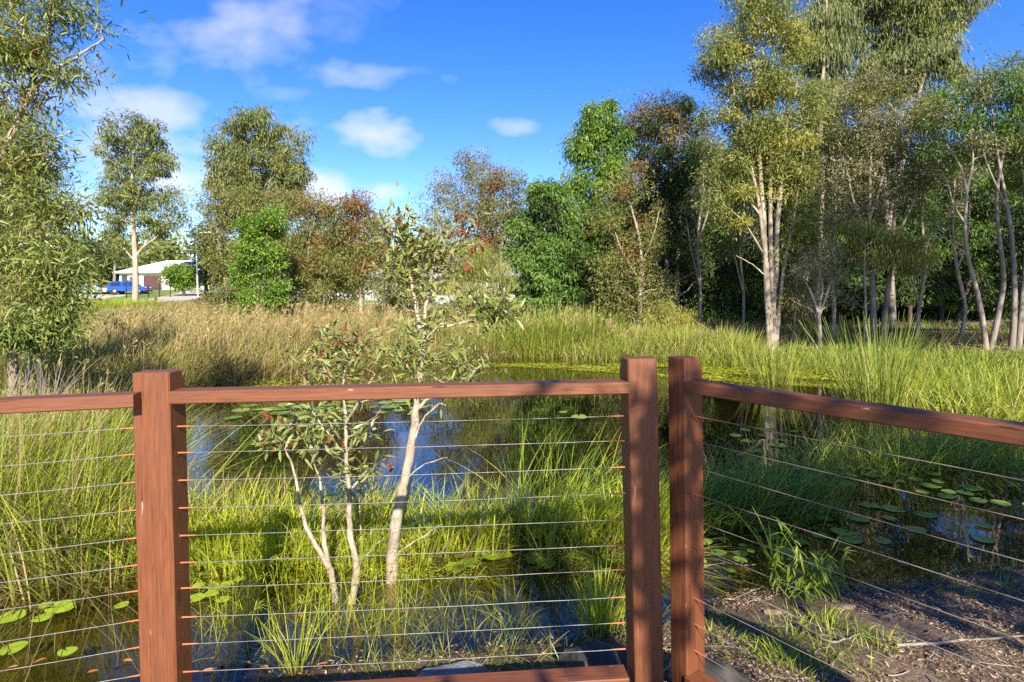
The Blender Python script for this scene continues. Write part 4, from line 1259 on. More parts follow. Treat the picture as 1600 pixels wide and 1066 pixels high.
# ------------------------------------------------------------------ the two saplings in the water
def flower_mesh(seed, n=90, ln=0.06, rad=0.016):
    rg = np.random.default_rng(seed)
    t = rg.uniform(0, 1, n)
    a = rg.uniform(0, 2 * math.pi, n)
    pos = np.stack([np.zeros(n), np.zeros(n), t * ln], 1)
    d = np.stack([np.cos(a), np.sin(a), rg.uniform(0.0, 0.9, n)], 1)
    mb = MB()
    add_leaves(mb, pos, d, rg.normal(0, 1, (n, 3)), rad * rg.uniform(0.6, 1.2, n), 0.006, rg.uniform(0, 1, n))
    mb.tubes(np.array([[(0, 0, 0), (0, 0, ln * 0.5), (0, 0, ln)]]), np.array([[0.005, 0.006, 0.003]]), 6)
    return mb


def sapling(label, D, stems, lobes, n_cl, per, flowers, seed, cream=()):
    e = tree('paperbark_sapling', label, 'sapling', D, stems, lobes, n_cl, per, None, ['l_sap', 'l_brown'], 'paper', None, seed, 0.058, 0.066, 0.019, 0.10, 0.35, -0.25,
             alt=(0.05, 'top'), shape='l', sides=12, tip=0.0016, rnd=0.65, wob=0.0022, depth=0.9)
    rg = np.random.default_rng(seed)
    protos = {}
    loc = Vector(e.location)
    for i, (px, py) in enumerate(list(flowers) + list(cream)):
        key = 'cream' if i >= len(flowers) else 'spike'
        p = W(px, py, D + rg.uniform(-0.12, 0.12))
        if key not in protos:
            o = flower_mesh(seed + i, 110 if key == 'spike' else 160, 0.055, 0.017 if key == 'spike' else 0.022).build('flower_spike', key, e)
            protos[key] = o
            if key == 'cream':
                o['label'] = 'cream coloured flower spike'
        else:
            o = protos[key].copy()
            COL.objects.link(o)
        o.location = Vector(p) - loc
        o.rotation_euler = (rg.normal(0, 0.5), rg.normal(0, 0.5), rg.uniform(0, 6))
        s = rg.uniform(0.65, 1.05)
        o.scale = (s, s, s)
    return e


rgf = np.random.default_rng(3)
fl2 = [(x + rgf.normal(0, 3), y + rgf.normal(0, 3)) for x, y in [(632, 340), (625, 352), (641, 358), (612, 358), (637, 372), (628, 366), (714, 350), (726, 347), (738, 352), (718, 362), (732, 366), (746, 358), (743, 390), (750, 394), (738, 396), (665, 362), (660, 372), (730, 425), (738, 420),
                                                                (608, 372), (600, 388), (640, 384), (700, 372), (708, 366), (760, 380), (722, 374), (617, 345), (736, 494), (806, 500), (690, 366)]]
sapling('single stemmed paperbark sapling with thick cream trunk and rust flower spikes rising above the rail', 3.78,
        [([(613, 925), (613, 870), (622, 800), (632, 750), (642, 700), (650, 640), (655, 590), (661, 540), (665, 480), (673, 440), (680, 400), (690, 370)], 23, 2.5),
         ([(661, 545), (652, 490), (645, 450), (634, 400), (630, 355)], 8, 1.6), ([(675, 440), (698, 405), (722, 372), (735, 350)], 5, 1.3), ([(662, 530), (690, 512), (735, 502), (790, 482)], 5, 1.5),
         ([(651, 640), (680, 615), (720, 600), (752, 570)], 6, 2), ([(655, 600), (635, 570), (618, 545)], 5, 2), ([(645, 690), (665, 650), (690, 630)], 4, 1.5), ([(613, 870), (650, 845), (690, 820)], 3, 1), ([(632, 750), (665, 725), (700, 715)], 2.5, 1)],
        [(632, 380, 30, 44, 2600), (612, 440, 38, 38, 2200), (655, 430, 40, 40, 2400), (705, 395, 46, 38, 2800), (735, 380, 36, 34, 2000), (700, 450, 52, 38, 2600), (640, 500, 44, 34), (720, 500, 54, 34), (785, 485, 26, 20, 2600), (750, 490, 30, 20, 1800), (690, 550, 50, 34), (740, 540, 40, 34), (625, 545, 36, 34, 800), (660, 590, 54, 26, 700), (720, 590, 40, 22, 500), (665, 630, 40, 20, 150)],
        235, 11, fl2, 51, [(773, 470), (797, 473), (736, 470)])
fl1 = [(x + rgf.normal(0, 3), y + rgf.normal(0, 3)) for x, y in [(545, 522), (560, 530), (530, 545), (520, 540), (575, 540), (500, 560), (480, 565), (590, 560), (415, 655), (428, 660), (412, 690), (405, 695), (440, 665), (612, 740), (605, 738), (545, 560), (560, 555), (470, 680), (455, 700), (535, 700), (430, 705), (515, 690)]]
sapling('low forked paperbark sapling with three thin stems standing in the water behind the rail', 3.52,
        [([(526, 962), (520, 905), (498, 860), (475, 815), (465, 765), (456, 725), (440, 690)], 13, 2), ([(516, 895), (507, 850), (505, 800), (500, 755), (488, 715)], 9, 1.8),
         ([(534, 962), (556, 905), (556, 875), (546, 830), (546, 780), (541, 720), (541, 660), (536, 610), (541, 565), (548, 525)], 14, 1.8), ([(541, 660), (565, 620), (585, 585)], 5, 2), ([(546, 770), (575, 735), (605, 745)], 3, 1.2), ([(541, 620), (515, 590), (500, 560)], 4, 1.5),
         ([(530, 700), (500, 660), (480, 630)], 3, 1), ([(552, 890), (580, 860), (600, 840)], 2, 0.8)],
        [(548, 545, 40, 28, 2200), (515, 560, 36, 30, 1700), (575, 570, 36, 34, 1700), (545, 600, 50, 26, 1000), (440, 680, 48, 32, 1000), (480, 700, 44, 34, 800), (425, 705, 34, 24, 800), (520, 690, 40, 34, 500), (555, 700, 40, 30, 400), (585, 650, 30, 30, 400), (500, 640, 36, 24, 400), (590, 740, 24, 16), (540, 745, 40, 20)],
        112, 10, fl1, 52, [(408, 688)])


# ------------------------------------------------------------------ reeds, rushes and grass
def region(n, rg, poly=None, box=None, px=None, minz=None, keep=None):
    """random ground points: box in plan (x0, x1, y0, y1)"""
    x = rg.uniform(box[0], box[1], n)
    y = rg.uniform(box[2], box[3], n)
    if keep is not None:
        k = keep(x, y)
        x, y = x[k], y[k]
    z = np.maximum(hgt(x, y), -0.12)
    return np.stack([x, y, z], 1)


def tuft_pos(n, centres, spread, rg):
    c = centres[rg.integers(0, len(centres), n)]
    p = c + rg.normal(0, 1, (n, 2)) * spread
    return np.stack([p[:, 0], p[:, 1], np.maximum(hgt(p[:, 0], p[:, 1]), -0.12)], 1), c


def tufts(name, label, mats, centres, n, spread, H, Wd, lean, bend, seed, segs=5, wind=(0, 0), cat='reeds', kind='stuff', flat=None, mix=None, rad_lean=1.0, hcurve=None):
    rg = np.random.default_rng(seed)
    centres = np.asarray(centres, float)
    pos, c = tuft_pos(n, centres, spread, rg)
    off = pos[:, :2] - c
    ang = np.arctan2(off[:, 1] * rad_lean + wind[1] * spread + rg.normal(0, 0.4, n) * spread, off[:, 0] * rad_lean + wind[0] * spread + rg.normal(0, 0.4, n) * spread)
    h = H * rg.uniform(0.55, 1.2, n)
    if hcurve is not None:
        h = h * hcurve(pos[:, 0], pos[:, 1])
    mb = MB()
    mi = 0
    if mix:
        cum = np.cumsum(mix) / sum(mix)
        q = np.clip(rg.uniform(0, 1, n) + 0.34 * wave(pos[:, 0], pos[:, 1] * 1.4, 1.1, seed + 3), 0, 0.9999)
        mi = np.searchsorted(cum, q, side='right')
    patch = 0.5 + 0.5 * wave(pos[:, 0], pos[:, 1], 1.7, seed)
    add_blades(mb, pos, h, Wd * rg.uniform(0.6, 1.3, n), ang, np.abs(rg.normal(lean, lean * 0.6, n)), np.abs(rg.normal(bend, bend * 0.7, n)), np.clip(rg.uniform(0, 1, n) * 0.8 + 0.2 * patch, 0, 1), segs, mi, flat, rg)
    o = mb.build(name, mats)
    return tag(o, label, cat, None, kind)


def scatter(n, box, rg, keep=None):
    p = np.stack([rg.uniform(box[0], box[1], n), rg.uniform(box[2], box[3], n)], 1)
    return p if keep is None else p[keep(p[:, 0], p[:, 1])]


rg = np.random.default_rng(11)
# bright band behind the saplings
cen = np.concatenate([scatter(64, (-2.75, -0.95, 4.0, 4.75), rg), scatter(34, (-0.8, 0.95, 4.15, 4.6), rg), scatter(16, (0.8, 1.15, 4.4, 4.9), rg)])
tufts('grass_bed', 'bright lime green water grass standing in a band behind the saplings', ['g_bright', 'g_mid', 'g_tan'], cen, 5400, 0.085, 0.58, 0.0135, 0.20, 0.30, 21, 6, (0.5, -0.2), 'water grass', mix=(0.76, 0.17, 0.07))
tufts('grass_tuft', 'taller arching green reeds leaning over the water behind the middle post', ['g_bright', 'g_mid'], scatter(9, (-0.1, 0.6, 4.4, 4.8), rg), 260, 0.10, 1.0, 0.010, 0.25, 0.35, 22, 7, (0.8, 0), 'reeds', mix=(0.5, 0.5))
tufts('fallen_grass', 'flattened yellow green grass lying on the water behind the middle panel', ['g_bright', 'g_tan'], scatter(60, (-1.7, 1.15, 3.95, 4.4), rg), 1500, 0.12, 0.42, 0.009, 0.8, 0.8, 23, 5, (0.6, -0.3), 'water grass', mix=(0.7, 0.3))
# left dense rush
cen = np.concatenate([scatter(330, (-5.6, -2.6, 3.9, 6.4), rg, lambda x, y: x < -0.70 * y + 0.05)])
tufts('rush_bed', 'tall tangled green and straw rushes at the left behind the railing', ['g_rush', 'g_tan', 'g_bright'], cen, 9800, 0.16, 1.12, 0.0092, 0.30, 0.36, 24, 6, (0.55, -0.2), 'rushes', mix=(0.50, 0.24, 0.26))
tufts('rush_litter', 'collapsed straw coloured stems at the foot of the left rushes', ['g_tan', 'g_rush'], scatter(70, (-4.6, -2.6, 3.6, 4.5), rg), 1700, 0.14, 0.55, 0.007, 0.9, 0.7, 25, 4, (0.7, -0.5), 'dry stems', mix=(0.65, 0.35))
# thin sedges in the near water
cen = scatter(70, (-1.9, -0.55, 3.05, 3.95), rg)
tufts('sedge', 'thin green sedges scattered in the shallow water behind the left post', ['g_bright', 'g_mid'], cen, 620, 0.06, 0.27, 0.0045, 0.35, 0.45, 26, 5, (0.1, 0), 'sedge', mix=(0.6, 0.4))
cen = scatter(45, (-0.6, 0.75, 3.15, 3.8), rg)
tufts('sedge', 'fine dark green stems in the shallow water before the middle post', ['g_mid', 'g_rush'], cen, 480, 0.07, 0.26, 0.004, 0.3, 0.35, 27, 5, (0.1, 0), 'sedge', mix=(0.6, 0.4))


def umbel_sedge(n, box, seed, label):
    rg = np.random.default_rng(seed)
    mb = MB()
    r = np.stack([rg.uniform(box[0], box[1], n), rg.uniform(box[2], box[3], n), np.full(n, -0.05)], 1)
    H = rg.uniform(0.22, 0.42, n)
    tip = r + np.stack([rg.normal(0, 0.06, n), rg.normal(0, 0.06, n), H], 1)
    t = np.linspace(0, 1, 4)[None, :, None]
    mb.tubes(r[:, None, :] * (1 - t) + tip[:, None, :] * t, np.tile(np.linspace(0.0016, 0.0011, 4), (n, 1)), 4, var=rg.uniform(0.3, 0.9))
    k = 9
    p = np.repeat(tip, k, 0)
    a = rg.uniform(0, 6.28, n * k)
    d = np.stack([np.cos(a), np.sin(a), rg.uniform(-0.1, 0.8, n * k)], 1)
    add_leaves(mb, p, d, np.tile([0, 0, 1.0], (n * k, 1)), rg.uniform(0.04, 0.10, n * k), 0.005, rg.uniform(0.2, 0.95, n * k), droop=0.25)
    return tag(mb.build('umbrella_sedge', ['g_bright']), label, 'sedge', None, 'stuff')


umbel_sedge(95, (-1.75, -0.6, 3.0, 3.9), 71, 'fine umbrella sedges with starry heads in the shallows near the left post')


def tussock(name, label, px, py, z, n, H, spread, Wd, lean, bend, seed, mats, mix=None, cat='tussock', flat=None):
    rg = np.random.default_rng(seed)
    p = Gz(px, py, z)
    o = tufts(name, label, mats, [p[:2]], n, spread, H, Wd, lean, bend, seed, 6, (0, 0), cat, 'thing', flat, mix)
    return o


tussock('grass_tussock', 'small spiky yellow green sedge tuft in the water in front of the forked sapling', 462, 1046, 0.0, 64, 0.38, 0.035, 0.0055, 0.35, 0.18, 31, ['g_bright'])
tussock('grass_tussock', 'lime green upright grass clump against the left side of the middle post', 938, 985, 0.0, 95, 0.40, 0.045, 0.010, 0.22, 0.12, 32, ['g_bright'])
tussock('rush_tussock', 'tall spiky dark rush clump rising above the right hand rail', 1370, 640, 0.0, 420, 1.5, 0.26, 0.013, 0.24, 0.05, 33, ['g_rush', 'g_far'], (0.6, 0.4), flat='rush')
tussock('rush_tussock', 'slender rush clump at the foot of the tallest paperbark', 1212, 600, 0.0, 190, 1.05, 0.22, 0.013, 0.18, 0.08, 34, ['g_far', 'g_rush'], (0.6, 0.4))
tussock('reed_plant', 'single arching green reed standing in the water right of the railing gap', 1212, 872, 0.0, 16, 0.52, 0.012, 0.016, 0.14, 0.16, 35, ['g_bright'], cat='reed')

# shaded grass mass on the right
cen = np.concatenate([scatter(56, (1.3, 2.7, 4.75, 5.4), rg), scatter(34, (2.9, 5.2, 5.9, 6.6), rg), scatter(20, (5, 7.5, 6.4, 7.3), rg)])
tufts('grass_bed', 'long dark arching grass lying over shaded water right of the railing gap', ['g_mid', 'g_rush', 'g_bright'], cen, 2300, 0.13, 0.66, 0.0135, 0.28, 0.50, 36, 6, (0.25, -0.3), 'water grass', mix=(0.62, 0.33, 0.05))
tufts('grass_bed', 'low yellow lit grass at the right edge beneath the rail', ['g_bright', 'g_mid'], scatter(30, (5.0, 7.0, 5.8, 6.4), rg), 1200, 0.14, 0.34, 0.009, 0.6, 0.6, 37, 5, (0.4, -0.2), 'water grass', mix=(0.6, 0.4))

# far reeds
cen = scatter(520, (-13, 0.2, 11.5, 27), rg, lambda x, y: (sdist(x, y) > -0.5) & (x < -0.30 * y + 5.2) & (x > -0.95 * y))
tufts('reed_bed', 'broad bed of dry straw coloured reeds on the left far bank', ['g_tan', 'g_far'], cen, 36000, 0.42, 0.92, 0.023, 0.32, 0.42, 41, 4, (0.5, 0), 'reeds', mix=(0.84, 0.16))
cen = scatter(230, (-12, -4.0, 6.0, 12.5), rg, lambda x, y: (sdist(x, y) > -1.5) & (x < -0.66 * y + 1.2 * sm(9, 12.5, y)))
tufts('reed_bed', 'green and straw reeds along the left shore below the overhanging tree', ['g_tan', 'g_far', 'g_rush'], cen, 12000, 0.28, 0.95, 0.017, 0.3, 0.4, 42, 5, (0.5, -0.1), 'reeds', mix=(0.52, 0.28, 0.20))
cen = scatter(360, (-3.5, 6.5, 14.0, 21), rg, lambda x, y: (sdist(x, y) > -0.45) & (sdist(x, y) < 2.4))
tufts('reed_bed', 'tall green and straw reeds across the far bank in the centre', ['g_far', 'g_tan'], cen, 15000, 0.32, 0.76, 0.021, 0.20, 0.34, 43, 5, (0.3, 0), 'reeds', mix=(0.72, 0.28))
tufts('cumbungi', 'dark arching bulrush leaves at the foot of the centre evergreens', ['g_far', 'g_rush'], scatter(40, (-0.5, 3.0, 17.8, 19.4), rg), 2400, 0.3, 1.35, 0.022, 0.18, 0.42, 44, 6, (0.5, 0), 'reeds', mix=(0.5, 0.5))
cen = scatter(420, (3.0, 13.5, 8.2, 15.2), rg, lambda x, y: (sdist(x, y) > -0.7) & (sdist(x, y) < 1.5) & (y > 8.0))
tufts('reed_bed', 'sunlit yellow green reeds edging the right far bank', ['g_far', 'g_mid'], cen, 11000, 0.26, 0.46, 0.020, 0.18, 0.34, 45, 5, (0.4, 0), 'reeds', mix=(0.75, 0.25))
cen = scatter(80, (6.2, 9.8, 7.8, 10.2), rg)
tufts('reed_bed', 'tall bending reeds at the right edge above the rail', ['g_far', 'g_rush', 'g_bright'], cen, 2600, 0.26, 0.76, 0.018, 0.2, 0.45, 46, 6, (0.5, 0), 'reeds', mix=(0.6, 0.15, 0.25))
cen = scatter(60, (-31, -25, 37, 40.5), rg)
tufts('grass_clump', 'bright green grass mound at the foot of the roadside gum', ['g_bright', 'g_far'], cen, 5000, 0.5, 0.9, 0.03, 0.25, 0.4, 47, 4, (0.2, 0), 'grass', mix=(0.5, 0.5))
cen = scatter(420, (-40, -8, 26, 43), rg, lambda x, y: x > -0.95 * y)
tufts('reed_bed', 'dry straw grass stretching back to the left street', ['g_tan', 'g_far'], cen, 26000, 0.8, 0.7, 0.03, 0.3, 0.4, 49, 3, (0.4, 0), 'grass', mix=(0.78, 0.22))
# shaded undergrowth beneath the far trees
cen = scatter(260, (0, 22, 17, 27), rg, lambda x, y: (sdist(x, y) > 1.2))
tufts('undergrowth', 'thin shaded grass beneath the far trees', ['g_mid', 'g_tan'], cen, 11000, 0.4, 0.42, 0.02, 0.3, 0.5, 48, 3, (0, 0), 'undergrowth', mix=(0.5, 0.5))


# matted dead stems and seed heads in the beds
cen = scatter(260, (-13, 3.5, 11.5, 22), rg, lambda x, y: (sdist(x, y) > -0.3) & (x < -0.20 * y + 5.2) & (x > -0.95 * y))
tufts('reed_thatch', 'matted broken straw lying through the far reed beds', ['g_tan'], cen, 6500, 0.45, 0.75, 0.022, 0.85, 0.7, 54, 4, (0.4, 0), 'dry stems')


def seed_heads(label, box, keep, n, h, size, seed):
    rg = np.random.default_rng(seed)
    p = scatter(n, box, rg, keep)
    m = len(p)
    z = np.maximum(hgt(p[:, 0], p[:, 1]), 0)
    hh = h * rg.uniform(0.8, 1.25, m)
    q = np.column_stack([p, z])
    tip = q + np.stack([rg.normal(0.12, 0.12, m), rg.normal(0, 0.1, m), hh], 1)
    mb = MB()
    t = np.linspace(0, 1, 4)[None, :, None]
    mb.tubes(q[:, None] * (1 - t) + tip[:, None] * t, np.tile(np.linspace(size * 0.03, size * 0.02, 4), (m, 1)), 3, var=0.5)
    k = 9
    pp = np.repeat(tip, k, 0) - np.array([0, 0, 1.0]) * rg.uniform(0, size, (m * k, 1))
    d = rg.normal(0, 0.35, (m * k, 3)) + np.array([0.35, 0, 0.6])
    add_leaves(mb, pp, d, rg.normal(0, 1, (m * k, 3)), size * rg.uniform(0.4, 0.9, m * k), size * 0.10, rg.uniform(0.3, 1, m * k))
    return tag(mb.build('seed_heads', 'g_tan'), label, 'seed heads', None, 'stuff')


seed_heads('feathery brown seed heads above the far straw reeds', (-13, 4, 11.5, 26), lambda x, y: (sdist(x, y) > -0.3) & (x < -0.12 * y + 5.2) & (x > -0.95 * y), 1300, 1.0, 0.22, 55)
seed_heads('brown seed heads among the left rushes', (-5.5, -2.6, 4.0, 6.4), lambda x, y: x < -0.72 * y, 90, 1.05, 0.08, 56)
tufts('broken_rush', 'bent and broken dead stems among the left rushes', ['g_tan'], scatter(60, (-5.4, -2.7, 3.9, 5.6), rg, lambda x, y: x < -0.70 * y), 900, 0.2, 0.95, 0.008, 0.75, 0.9, 57, 5, (0.7, -0.3), 'dry stems')


# floating weed mats
def weed(label, box, n, keep, seed, size=0.05, mat='weed_mat'):
    rg = np.random.default_rng(seed)
    p = scatter(n, box, rg, keep)
    m = len(p)
    q = np.concatenate([p, rg.uniform(0.003, 0.022, (m, 1))], 1)
    a = rg.uniform(0, 6.28, m)
    d = np.stack([np.cos(a), np.sin(a), rg.uniform(-0.05, 0.22, m)], 1)
    mb = MB()
    add_leaves(mb, q, d, np.tile([0, 0, 1.0], (m, 1)) + rg.normal(0, 0.12, (m, 3)), size * rg.uniform(0.5, 1.6, m), size * 0.45 * rg.uniform(0.6, 1.3, m), rg.uniform(0, 1, m))
    return tag(mb.build('floating_weed', mat), label, 'pond weed', None, 'stuff')


def mat_keep(s, thr, seed):
    return lambda x, y: wave(x, y, s, seed) > thr


def ykeep(a, b, thr, seed):
    """between two shore-side distances"""
    def f(x, y):
        sd = -sdist(x, y)
        return (sd > a) & (sd < b) & (wave(x, y, 1.9, seed) + 0.5 * wave(x * 3, y * 6, 1.0, seed + 2) > thr)
    return f


weed('yellow green floating weed mat before the far reeds in the centre and right', (-1.0, 12.5, 7.2, 15.6), 60000, ykeep(0.3, 3.1, -0.35, 3), 81, 0.075)
weed('scattered green weed floating on the far left water', (-6.5, -1.0, 9.0, 13.5), 9000, ykeep(0.2, 2.6, 0.0, 5), 82, 0.07)
weed('small lime floating weed at the foot of the bright grass band', (-1.7, 1.2, 3.75, 4.25), 2600, lambda x, y: wave(x, y, 4, 2) > -0.1, 83, 0.02)


weed('flecks of pond scum and plant debris floating on the near water', (-3.2, 5.0, 2.7, 6.2), 5200, lambda x, y: (sdist(x, y) < -0.05) & (wave(x, y, 2.1, 7) + 0.6 * wave(x, y, 6.5, 4) > 0.22), 84, 0.022, 'scum')


# lily pads
def pad_mesh(seed):
    rg = np.random.default_rng(seed)
    n = 22
    a = np.linspace(0.16, 2 * math.pi - 0.16, n)
    V = [(0, 0, 0.002)]
    for rr_, zz in ((0.55, 0.0), (1.0, 0.02)):
        for i, t in enumerate(a):
            r = rr_ * (1 + 0.05 * math.sin(3 * t + seed) + rg.normal(0, 0.012))
            V.append((r * math.cos(t), r * math.sin(t) * 0.93, zz * (0.4 + 0.8 * math.sin(2 * t + seed)) + 0.002))
    F3 = [(0, 1 + i, 2 + i) for i in range(n - 1)]
    F4 = [(1 + i, 1 + n + i, 2 + n + i, 2 + i) for i in range(n - 1)]
    mb = MB()
    mb.add(np.array(V), [F3, F4], var=rg.uniform(0.2, 0.9))
    return mb


protos = {}


def pads(label, group, pts, mat, size, seed):
    rg = np.random.default_rng(seed)
    for i, p in enumerate(pts):
        key = (mat, int(rg.integers(0, 3)))
        if key not in protos:
            o = pad_mesh(key[1] + (7 if mat == 'pad' else 19)).build('lily_pad', mat, smooth=True)
            protos[key] = o
        else:
            o = protos[key].copy()
            COL.objects.link(o)
        s = size * rg.uniform(0.55, 1.25)
        o.location = (p[0], p[1], 0.004 + 0.0035 * (i % 4))
        o.scale = (s, s, s * 0.6)
        o.rotation_euler = (rg.normal(0, 0.03), rg.normal(0, 0.03), rg.uniform(0, 6.28))
        tag(o, label, 'lily pad', group)


def pxs(lst):
    return [Gz(x, y, 0.0) for x, y in lst]


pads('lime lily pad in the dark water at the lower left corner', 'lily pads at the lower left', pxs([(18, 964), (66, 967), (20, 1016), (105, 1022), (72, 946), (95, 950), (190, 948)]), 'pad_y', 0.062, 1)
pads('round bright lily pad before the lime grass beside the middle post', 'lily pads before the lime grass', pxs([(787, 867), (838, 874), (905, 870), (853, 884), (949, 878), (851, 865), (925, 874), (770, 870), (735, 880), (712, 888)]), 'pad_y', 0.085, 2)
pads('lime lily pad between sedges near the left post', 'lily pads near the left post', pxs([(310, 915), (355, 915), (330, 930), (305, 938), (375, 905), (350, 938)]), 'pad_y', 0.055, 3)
rgp = np.random.default_rng(99)


def cloud_pts(n, box, rg, keep=None, gap=0.05):
    o = []
    for _ in range(n * 30):
        p = (rg.uniform(box[0], box[1]), rg.uniform(box[2], box[3]))
        if keep and not keep(*p):
            continue
        if all((p[0] - q[0]) ** 2 + (p[1] - q[1]) ** 2 > gap ** 2 for q in o):
            o.append(p)
        if len(o) >= n:
            break
    return o


def inpond(x, y, m=0.25):
    return float(sdist(np.array([x]), np.array([y]))[0]) < -m


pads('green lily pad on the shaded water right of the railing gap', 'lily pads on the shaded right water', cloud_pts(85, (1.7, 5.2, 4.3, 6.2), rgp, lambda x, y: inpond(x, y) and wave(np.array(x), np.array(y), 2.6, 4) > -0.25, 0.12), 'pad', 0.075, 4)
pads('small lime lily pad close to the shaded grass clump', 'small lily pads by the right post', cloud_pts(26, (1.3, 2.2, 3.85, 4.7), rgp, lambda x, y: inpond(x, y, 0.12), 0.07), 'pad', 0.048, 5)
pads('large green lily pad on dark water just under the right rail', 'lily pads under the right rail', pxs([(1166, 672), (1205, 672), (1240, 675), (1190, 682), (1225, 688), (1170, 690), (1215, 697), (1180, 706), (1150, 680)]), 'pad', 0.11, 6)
pads('flat lily pad on the open water left of the saplings', 'lily pads on the open water', pxs([(377, 641), (420, 640), (445, 645), (360, 655), (470, 636), (1000, 640), (905, 652), (880, 645)]), 'pad', 0.13, 7)
pads('distant lily pad on the far left water below the dry reeds', 'lily pads far left', cloud_pts(60, (-4.6, -1.6, 9.0, 12.2), rgp, lambda x, y: inpond(x, y, 0.3), 0.26), 'pad', 0.15, 8)

# fallen red leaves floating near the left post
fl = pxs([(325, 1050), (348, 1040), (387, 1038), (415, 1045), (505, 1040), (62, 1035), (145, 1052), (390, 1000), (475, 960), (640, 880), (655, 872), (470, 965), (20, 1045), (200, 1035)])
mb = MB()
rg = np.random.default_rng(6)
n = len(fl)
a = rg.uniform(0, 6.28, n)
lf = None
for i, p in enumerate(fl):
    if lf is None:
        mb = MB()
        add_leaves(mb, np.array([[-0.03, 0, 0.0]]), np.array([[1.0, 0, 0.05]]), np.array([[0, 0, 1.0]]), np.array([0.06]), np.array([0.024]), np.array([0.5]), 'l')
        o = lf = mb.build('fallen_leaf', 'litter_red')
    else:
        o = lf.copy()
        COL.objects.link(o)
    o.location = (p[0], p[1], 0.008)
    o.rotation_euler = (rg.normal(0, 0.15), rg.normal(0, 0.15), a[i])
    tag(o, 'orange brown fallen leaf floating on the near water', 'leaf', 'fallen leaves on the water')


# leafy weed at the right shore
def leafy_weed(px, py, label, seed, H=0.42, ns=6, lit=0.5):
    rg = np.random.default_rng(seed)
    p = Gz(px, py, 0.03)
    e = empty('leafy_weed', p, label, 'weed')
    sb, lb_ = MB(), MB()
    for k in range(ns):
        a = rg.uniform(0, 6.28)
        h = H * rg.uniform(0.55, 1.05)
        t = np.linspace(0, 1, 7)
        P = np.stack([np.cos(a) * t * h * 0.35 + 0.04 * np.sin(t * 5 + k), np.sin(a) * t * h * 0.3, h * t], 1)
        sb.tubes(P[None], np.linspace(0.004, 0.0015, 7)[None], 5)
        n = 17
        tt = rg.uniform(0.2, 1, n)
        pos = np.stack([np.interp(tt, t, P[:, i]) for i in range(3)], 1)
        b = rg.uniform(0, 6.28, n)
        d = np.stack([np.cos(b), np.sin(b), rg.uniform(-0.6, 0.5, n)], 1)
        add_leaves(lb_, pos, d, np.tile([0, 0, 1.0], (n, 1)), rg.uniform(0.05, 0.10, n), rg.uniform(0.012, 0.018, n), rg.uniform(0.2, 0.8, n), 'l', droop=0.5)
    sb.build('stem', 'g_mid', e, smooth=True)
    lb_.build('foliage', 'g_mid', e)


leafy_weed(1268, 940, 'drooping leafy weed at the muddy shore right of the railing gap', 1, 0.50, 7)
leafy_weed(1300, 930, 'lower leafy weed leaning to the right of the taller shore weed', 2, 0.32, 5)
leafy_weed(1232, 935, 'thin leafy weed left of the taller shore weed', 3, 0.30, 4)

# ------------------------------------------------------------------ bank: litter, twigs, stones
rg = np.random.default_rng(15)


def litter(label, n, box, keep, size, seed, name='leaf_litter'):
    rg = np.random.default_rng(seed)
    p = scatter(n, box, rg, keep)
    m = len(p)
    z = np.maximum(hgt(p[:, 0], p[:, 1]), 0.0) + rg.uniform(0.002, 0.014, m)
    a = rg.uniform(0, 6.28, m)
    d = np.stack([np.cos(a), np.sin(a), rg.normal(0, 0.22, m)], 1)
    mb = MB()
    add_leaves(mb, np.column_stack([p, z]), d, np.tile([0, 0, 1.0], (m, 1)) + rg.normal(0, 0.45, (m, 3)), size * rg.uniform(0.4, 1.7, m), size * 0.33 * rg.uniform(0.5, 1.5, m), rg.uniform(0, 1, m) ** 1.15)
    return tag(mb.build(name, 'litter'), label, 'leaf litter', None, 'stuff')


litter('brown and straw leaf litter covering the bank at the lower right', 60000, (0.6, 5.0, 2.2, 4.3), lambda x, y: (sdist(x, y) > -0.05) & (wave(x, y, 2.7, 6) + 0.5 * wave(x, y, 9, 2) > -0.5), 0.018, 16)
litter('larger curled dead leaves strewn over the bank at the lower right', 700, (0.6, 5.5, 2.4, 4.6), lambda x, y: sdist(x, y) > 0.02, 0.045, 18)
litter('dark leaf litter on the bank below the middle panel', 2600, (-1.5, 0.9, 2.3, 3.3), lambda x, y: sdist(x, y) > -0.04, 0.026, 17)
litter('brown leaf litter under the far right trees', 22000, (2, 20, 14, 24), lambda x, y: sdist(x, y) > 1.0, 0.11, 19)


def sticks(label, n, box, seed, ln=(0.12, 0.5), group=None):
    rg = np.random.default_rng(seed)
    mb = MB()
    P = []
    for i in range(n):
        x, y = rg.uniform(box[0], box[1]), rg.uniform(box[2], box[3])
        a = rg.uniform(0, 3.14)
        l = rg.uniform(*ln)
        t = np.linspace(-0.5, 0.5, 6)
        px_, py_ = x + np.cos(a) * t * l, y + np.sin(a) * t * l
        b = rg.normal(0, 0.12) * l
        px_ = px_ - np.sin(a) * b * (1 - 4 * t * t)
        py_ = py_ + np.cos(a) * b * (1 - 4 * t * t)
        P.append(np.stack([px_, py_, np.maximum(hgt(px_, py_), 0.0) + 0.012], 1))
    mb.tubes(np.array(P), np.tile(np.linspace(0.003, 0.0014, 6), (n, 1)) * rg.uniform(0.5, 1.3, (n, 1)), 5)
    return tag(mb.build('twigs', 'twig', smooth=True), label, 'twigs', None, 'stuff')


